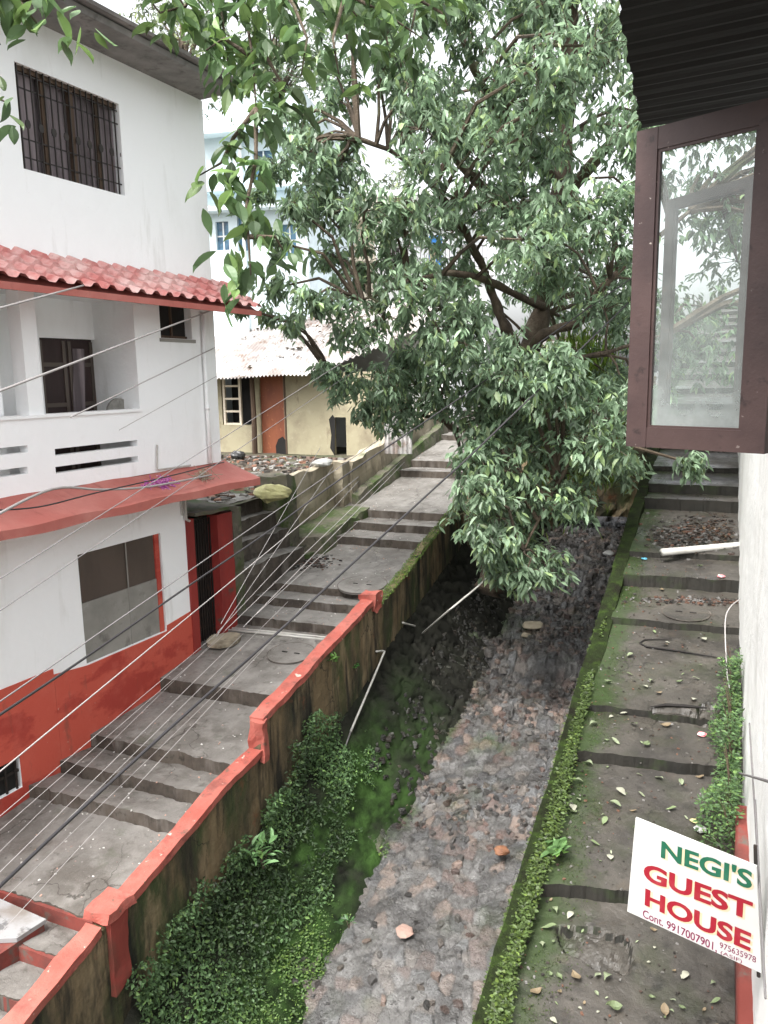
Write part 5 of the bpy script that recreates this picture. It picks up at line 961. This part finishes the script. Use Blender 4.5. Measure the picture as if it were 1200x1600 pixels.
# ================================================================== SMALL THINGS
def disc_ring(c, r, w_, m, name, label, cat, z=.004, sx=1.0):
    mb = MB(); k = 40
    for i in range(k):
        a, b = 2*math.pi*i/k, 2*math.pi*(i+1)/k; f = lambda t, rr: c+np.array([math.cos(t)*rr*sx, math.sin(t)*rr, z+S*.45*math.sin(t)*rr])
        mb.quad(f(a, r), f(b, r), f(b, r+w_), f(a, r+w_))
    for q in (): p = c+np.array([q*r, q*.3*r, z]); mb.box8([p+np.array(v) for v in ((-.05, -.012, .0), (.05, -.012, .0), (.05, .012, .0), (-.05, .012, .0), (-.05, -.012, .004), (.05, -.012, .004), (.05, .012, .004), (-.05, .012, .004))])
    return mb
def cover(px, py, h, rad, label, onpath=False, zf=None):
    p = PS(px, py, h); p[2] = zf(p)-.008; r = empty('manhole_cover', p, label, 'manhole cover')
    k = 40; mb = MB(); top = [p+np.array([math.cos(t)*rad, math.sin(t)*rad, .02+.10*math.sin(t)*rad]) for t in np.linspace(0, 2*math.pi, k+1)[:-1]]; mb.prism([q-np.array([0, 0, .03]) for q in top], (0, 0, .03)); mb.build('lid', M['path'] if onpath else M['stair'], r)
    disc_ring(p+np.array([0, 0, .022]), rad, .012, None, '', '', '', z=0).build('rim', M['riser'], r)
    for q in (-.3, .3): MB().box(p[0]+q*rad-.04, p[0]+q*rad+.04, p[1]-.012, p[1]+.012, p[2]+.02, p[2]+.028).build('handle', M['crack'], r)
    return r
cover(566, 912, 5.8, .40, 'round concrete manhole cover at the red coping end of the upper landing', zf=lambda p: stz(p[1])+.0)
cover(454, 1012, 5.8, .33, 'round concrete manhole cover on the landing beside the water pipes', zf=lambda p: stz(p[1]))
cover(1072, 951, 5.2, .28, 'round manhole cover set in the dark footpath', True, zf=lambda p: float(pz(p[0], p[1])))
p = PS(352, 996, 5.8); mb = MB(); k = 26; p[2] = stz(p[1])+.02; mb.prism([p+np.array([.28*math.cos(t)*(1 if math.cos(t) < .5 else .7), .26*math.sin(t), .02*math.sin(t)]) for t in np.linspace(0, 2*math.pi, k+1)[:-1]], (0, 0, .05)); tag(mb.build('stone_slab', M['weathered'], wob=.02), 'loose round brownish slab lying in front of the gate', 'slab')
# white topped red plinth at the lower left with the red risers
pl = empty('plinth', (-6.6, 4.4, -5.5), 'red sided plinth with cracked white marble top at the lower left corner', 'plinth')
zz_ = -4.76; q4 = [PZ(x, y, zz_) for x, y in ((-60, 1392), (0, 1404), (72, 1436), (26, 1466), (-60, 1470))]
MB().prism([q-np.array([0, 0, .04]) for q in q4], (0, 0, .04)).build('marble_top', mat('cracked_marble', (.30, .30, .30), .5, [((.10, .10, .10), 5, .54, .60, None, .85), ((.2, .18, .16), 2, .45, .6)]), pl)
q4b = [PZ(x, y, zz_) for x, y in ((-160, 1380), (0, 1407), (68, 1437), (-10, 1490), (-160, 1560))]; MB().prism([q-np.array([0, 0, 1.0]) for q in q4b], (0, 0, .955)).build('plinth_body', M['redstep'], pl)
for i in (2, 3, 1):
    (px, py), d = NOS[i]; p = PS(px, py, 5.8); Y_ = p[1]; z_ = -5.8+S*Y_
    rr_ = sub_box(MB(), [(-6.4, Y_-.035, z_-d-.02), (-4.62, Y_-.035, z_-d-.02), (-4.62, Y_+.0, z_-d-.02), (-6.4, Y_+.0, z_-d-.02), (-6.4, Y_-.035, z_-.012), (-4.62, Y_-.035, z_-.012), (-4.62, Y_+.0, z_-.012), (-6.4, Y_+.0, z_-.012)], 20, 1, 3)
    tag(rr_.build('red_riser', M['redstep'], wob=.006), ['', 'lowest red painted step riser in the bottom left corner', 'middle red painted step riser beside the plinth', 'uppermost red painted step riser at the front of the landing'][i], 'step riser')
# litter and rubble
tn = 1700; tx_ = rng.uniform(-14, -7.7, tn); ty_ = rng.uniform(10.3, 18.1, tn); P = []; Fr = []; cl = []
def chunk(c, s):
    n0 = len(P); vs = np.array([(-1, -1, -1), (1, -1, -1), (1, 1, -1), (-1, 1, -1), (-.8, -.8, 1), (.8, -.8, 1), (.7, .9, 1), (-.9, .7, 1)])*s*np.array([1, .7, .35])*rng.uniform(.6, 1.3, (8, 3)); a = rng.random()*6.28; R2 = np.array([[math.cos(a), -math.sin(a), 0], [math.sin(a), math.cos(a), 0], [0, 0, 1]]); vs = vs@R2.T+c
    P.extend(vs.tolist()); Fr.extend([(n0+3, n0+2, n0+1, n0), (n0+4, n0+5, n0+6, n0+7), (n0, n0+1, n0+5, n0+4), (n0+1, n0+2, n0+6, n0+5), (n0+2, n0+3, n0+7, n0+6), (n0+3, n0, n0+4, n0+7)])
    pc = [(.35, .33, .30), (.12, .10, .08), (.55, .53, .5), (.2, .13, .1), (.07, .06, .05), (.4, .2, .13)][rng.integers(6)]; cl.extend([pc]*8)
for a, b in zip(tx_, ty_): chunk(np.array([a, b, -2.05]), rng.uniform(.02, .10))
tag(mesh_obj('rubble', np.array(P), Fr, M['rubble'], cols=np.array(cl)*.5), 'grey and brown rubble and litter strewn over the terrace', kind='stuff', cat='rubble')
P = []; Fr = []; cl = []
for _ in range(900): y_ = rng.uniform(4.2, 18); x_ = rng.uniform(-6.85, -4.75); chunk(np.array([x_, y_, stz(y_)+.006]), rng.uniform(.004, .013))
tag(mesh_obj('grit', np.array(P), Fr, M['rubble'], cols=np.array(cl)*.9+.10), 'small pale grit scattered over the grey stairway', kind='stuff', cat='grit')
P = []; Fr = []; cl = []
for _ in range(260): c = PS(*(rng.normal((478, 872), (22, 6))), 5.8); c[2] = stz(c[1])+.01; chunk(c, rng.uniform(.01, .035))
for _ in range(420):
    q_ = PS(*(rng.normal((1085, 828), (34, 15))), 5.2); q_[2] = pz(q_[0], q_[1])+.01; n0 = len(P); chunk(q_, rng.uniform(.01, .04))
for _ in range(260):
    q_ = PS(*(rng.normal((1085, 925), (45, 4))), 5.2); q_[2] = pz(q_[0], q_[1])+.01; chunk(q_, rng.uniform(.01, .03))
cl = (np.array(cl)*.22); tag(mesh_obj('debris', np.array(P), Fr, M['rubble'], cols=cl), 'brown broken debris on the cracked footpath and upper landing', kind='stuff', cat='debris')
# brown dead leaves on the broken part of the path
n = 300; q_ = rng.normal((1105, 822), (26, 12), (n, 2)); q_ = q_[q_[:, 0] < 1150]; n = len(q_); P = np.array([PS(a, b, 5.2) for a, b in q_]); P[:, 2] = pz(P[:, 0], P[:, 1])+.015; V, Fc, cc = leaves(P, rnd_dir(n)*np.array([1, 1, .1]), rnd_dir(n)*.4+np.array([0, 0, 1]), .09, 1, leafcols(n, (.045, .028, .018), .4, .2)); tag(mesh_obj('dead_leaves', V, Fc, M['leafdry'], cols=cc), 'patch of brown dead leaves on the broken upper footpath', kind='stuff', cat='leaves')
# loose angular stones bedded in the drain
P = []; Fr = []; cl = []
def rock(c, s, col):
    n0 = len(P); k = rng.integers(5, 8); th = np.sort(rng.random(k)*.7+np.arange(k))*2*math.pi/k; a = rng.random()*6.28; el = rng.uniform(.55, 1)
    r1 = rng.uniform(.7, 1.15, k); tl = rng.normal(0, .22, 2)
    bot = np.stack([np.cos(th)*r1*1.1, np.sin(th)*r1*el*1.1, -np.ones(k)*.5], -1)*s; top = np.stack([np.cos(th)*r1*.86, np.sin(th)*r1*el*.86, np.ones(k)*rng.uniform(.25, .45)], -1)*s; top[:, 2] += (top[:, 0]*tl[0]+top[:, 1]*(tl[1]+S))
    R2 = np.array([[math.cos(a), -math.sin(a), 0], [math.sin(a), math.cos(a), 0], [0, 0, 1]]); vs = np.concatenate([bot, top])@R2.T+c; vs = np.concatenate([vs, (top.mean(0)@R2.T+c+[0, 0, s*.10])[None]])
    P.extend(vs.tolist()); cl.extend([col]*len(vs))
    for i in range(k): j = (i+1) % k; Fr.append((n0+i, n0+j, n0+k+j, n0+k+i)); Fr.append((n0+k+i, n0+k+j, n0+2*k))
pal2 = np.array([(.075, .068, .062), (.055, .05, .047), (.10, .085, .072), (.13, .12, .11), (.09, .06, .05), (.04, .038, .036), (.15, .11, .09), (.06, .055, .05), (.10, .097, .094)])
bi = np.argsort(us)
def bedz(x, y_): i = int(np.clip(np.searchsorted(us, x), 0, len(us)-1)); j = int(np.clip(np.searchsorted(ys, y_), 0, len(ys)-1)); return CZ[i, j]
for _ in range(5200):
    y_ = 3.2+19*rng.random()**1.15; x_ = rng.uniform(-3.75, -1.15)
    dn_ = float(vnoise(np.array([[x_*1.2, y_*.8, 0.]]), 1.0, 55)[0]); 
    if y_ < 8.5 and rng.random() < .88-.45*(x_ > -1.9): continue
    if dn_ < -.35: continue
    sz = rng.uniform(.02, .075)*(1.25 if y_ > 11 else 1)
    rock(np.array([x_, y_, bedz(x_, y_)-sz*.05]), sz, pal2[rng.integers(9)]*rng.uniform(.6, 1.3)*(.95 if y_ > 11.5 else 1.25))
for _ in range(2600):
    u_ = rng.uniform(.35, 1.05); y_ = 8.6+9.5*rng.random(); sz = rng.uniform(.02, .075)
    if rng.random() > np.clip((y_-8.6)/3+.08, 0, 1)*(.35+.65*(float(vnoise(np.array([[u_*2, y_, 0.]]), 1.3, 5)[0]) > -.1)): continue
    rock(np.array([-4.5+u_, y_, float(np.interp(u_, [0, .15, .55, .9, 1], [-6.35, -6.62, -7.2, -7.56, -7.68]))+S*y_+.05]), sz, pal2[rng.integers(9)]*rng.uniform(.12, .45)*np.array([.95, 1.03, .85]))
tag(mesh_obj('drain_stones', np.array(P), Fr, M['stone'], cols=np.array(cl)), 'loose angular grey and reddish stones bedded in the drain', kind='stuff', cat='stones')
P = []; Fr = []; cl = []
for _ in range(900):
    y_ = rng.uniform(4.2, 14); x_ = -1.12+1.35*rng.beta(.6, .8); chunk(np.array([x_, y_, float(pz(x_, y_))+.006]), rng.uniform(.004, .014))
tag(mesh_obj('path_grit', np.array(P), Fr, M['rubble'], cols=np.array(cl)*.3), 'fine grit and bits lying on the dark footpath', kind='stuff', cat='grit')
# individual fallen leaves on the dark footpath
protos = []
for k in range(6):
    V, Fc, cc = leaves([(0, 0, 0)], [(1, 0, 0)], [(0, 0, 1)], .115, 1.35+.25*(k % 3), np.array([[.22, .25, .16], [.17, .2, .12], [.27, .27, .21], [.14, .18, .09], [.17, .13, .08], [.11, .14, .07]][k])[None], T=(LVF, LFF))
    V = V-np.array([.055, 0, V[:, 2].min()]); V[:, 2] += .02*np.sin(V[:, 0]*30+k)+.02; me = mesh_obj('fallen_leaf', V, Fc, M['leafdry'], cols=cc, origin=False); protos.append(me)
spots = [(1003, 1228), (962, 1249), (953, 1334), (930, 1312), (900, 1512), (874, 1514), (935, 1508), (950, 1512), (1072, 1500), (1120, 1540), (1120, 1582), (826, 1442), (848, 1462), (868, 1405), (892, 1412), (858, 1435), (990, 1255), (1010, 1162), (962, 1158), (1018, 1062), (955, 1112), (984, 1050), (1030, 1080), (1062, 1062), (1088, 1055), (947, 1038), (1008, 1070), (1023, 979), (1040, 999), (950, 1065), (918, 1130), (928, 1128), (975, 1105), (990, 1125), (1040, 1124), (905, 1075), (1030, 1200), (1065, 1206), (970, 1225), (1050, 1250), (1095, 1195), (896, 1262), (904, 1240), (810, 1560), (865, 1585), (796, 1470), (838, 1540), (1000, 1290), (880, 1300), (985, 1020), (1100, 990), (1060, 935), (1035, 905), (1095, 880), (1000, 1195), (920, 1180), (1085, 1090), (1120, 1120), (1040, 1560), (960, 1560), (790, 1590), (905, 1210), (895, 1255), (945, 1275)]
random.seed(5)
for _ in range(60): spots.append((random.uniform(860, 1120), random.uniform(960, 1590)))
for i, (x, y_) in enumerate(spots):
    p = PS(x, y_, 5.2)
    if p[0] < -1.05 or p[0] > .2: continue
    src = protos[i % 6]; o = src if i < 6 else src.copy()
    if i >= 6: C.objects.link(o)
    p[2] = float(pz(p[0], p[1]))+.006; o.location = Vector(p.tolist()); sc = random.uniform(.5, 1.0) if i < 64 else random.uniform(.2, .5); o.scale = (sc, sc, sc); o.rotation_euler = (random.uniform(-.15, .15), random.uniform(-.2, .1)+.0, random.uniform(0, 6.28))
    tag(o, 'pale fallen leaf lying on the dark footpath', 'leaf', 'fallen leaves on the footpath')
def crumple(P0, s, m, name, label, cat, flat=.5):
    k = 9; th = np.linspace(0, math.pi, k); ph = np.linspace(0, 2*math.pi, 13); G = np.array([[(math.sin(a)*math.cos(b), math.sin(a)*math.sin(b), math.cos(a)*flat) for b in ph] for a in th]); rr = 1+.55*fbm(G, 2.3, int(P0[1]*10) % 50); rr[:, -1] = rr[:, 0]
    G = G*rr[..., None]*s; G = G-np.array([0, 0, G[..., 2].min()]); return tag(grid_obj(name, G+P0, m, smooth=False), label, cat)
def onbed(x, y_): p = PS(x, y_, 7.55); return p
crumple(onbed(951, 871)+[0, 0, .03], .11, M['plastic'], 'plastic_bag', 'crumpled white plastic bag on the drain stones beside the mossy edge', 'bag'); crumple(onbed(952, 810)+[0, 0, .03], .09, M['plastic'], 'plastic_bag', 'small white plastic scrap farther up the stone drain', 'bag')
def onp(x, y_): p = PS(x, y_, 5.2); p[2] = float(pz(p[0], p[1]))+.004; return p
crumple(onp(1097, 1139), .045, M['pink'], 'wrapper', 'pink crumpled wrapper near the wall weed', 'wrapper', .4); crumple(onp(1127, 899), .05, M['pink'], 'wrapper', 'pale pink wrapper near the upper step edge by the wall', 'wrapper', .3); crumple(onp(1007, 867), .04, M['bluep'], 'wrapper', 'tiny blue wrapper left of the white pipe', 'wrapper', .3)
crumple(onp(1095, 1283), .05, M['plastic'], 'paper_scrap', 'crumpled white paper scrap just above the sign', 'paper', .4); crumple(onp(1085, 1268), .03, M['sack'], 'paper_scrap', 'tiny yellow scrap above the sign', 'paper', .4)
crumple(PS(783, 1334, 7.5), .09, M['orangestone'], 'stone', 'orange brown loose stone at the drain edge', 'stone', .5); crumple(PS(832, 981, 7.55), .19, M['weathered'], 'stone', 'large pale flat stone in the upper drain bed', 'stone', .25); crumple(PS(845, 1007, 7.55), .09, M['weathered'], 'stone', 'small pale stone just below the large flat one', 'stone', .4)
crumple(PS(822, 996, 7.55), .10, M['weathered'], 'stone', 'medium pale stone left of the small one in the drain', 'stone', .35); crumple(PS(632, 1458, 7.55), .10, mat('pinkish_stone', (.33, .22, .18), .6, bump=[(30, .01)]), 'stone', 'pinkish flat stone set in the lower drain bed', 'stone', .2)
p = PD(424, 768, 13.6); crumple(np.array([p[0], p[1], -2.12]), .32, M['sack'], 'sack', 'crumpled pale yellow sack at the terrace edge left of the square pillar', 'sack', .45)
p = PZ(372, 718, -2.05); crumple(p, .18, mat('dark_bag', (.03, .03, .03), .4), 'bag', 'black rubbish bag beside the shed wall', 'bag', .6)
p = PZ(537, 722, -2.0); crumple(np.array([-7.35, 13.9, -1.76]), .22, M['plastic'], 'plastic_bag', 'pale plastic bag lying on top of the terrace wall', 'bag', .35)
# purple tinsel on the sunshade
c = H(*(lambda s_: (s_, .35, -1.30))(hz(250, 762, .35)[0])); mb = MB()
for _ in range(90): a = c+rng.normal(0, 1, 3)*np.array([.05, .12, .03]); mb.tube([a, a+rng.normal(0, .03, 3), a+rng.normal(0, .05, 3)], .005, 4)
tag(mb.build('tinsel', M['purple']), 'bunch of purple tinsel on the red sunshade', 'tinsel')
c = H(hz(318, 748, .4)[0], .4, -1.30); mb = MB()
for _ in range(40): a = c+rng.normal(0, 1, 3)*np.array([.02, .05, .01]); mb.tube([c-[0, 0, .01], a, a+rng.normal(0, .06, 3)+[0, 0, .02], a+rng.normal(0, .1, 3)+[0, 0, .03]], .004, 4)
tag(mb.build('dry_twigs', M['weathered']), 'small pile of dry twigs on the right end of the sunshade', 'twigs')
# broken pit in the footpath and cracks
mb = MB(); q_ = [onp(x, y_)+np.array([0, 0, .012]) for x, y_ in ((1140, 1022), (1085, 1014), (1060, 1010), (1010, 1004), (1000, 998), (1008, 992), (1050, 990))]; mb.tube(q_, [.005, .01, .012, .012, .012, .01, .005], 4); tag(mb.build('crack', M['crack']), 'long looping crack across the footpath just below the manhole cover', 'crack'); mb = MB()
q_ = [onp(x, y_)+np.array([0, 0, .01]) for x, y_ in ((1015, 1104), (1040, 1100), (1070, 1101), (1105, 1103))]; mb.tube(q_, [.004, .02, .02, .008], 4); tag(mb.build('crack', M['crack']), 'short dark crack at the broken step edge left of the wall weed', 'crack')
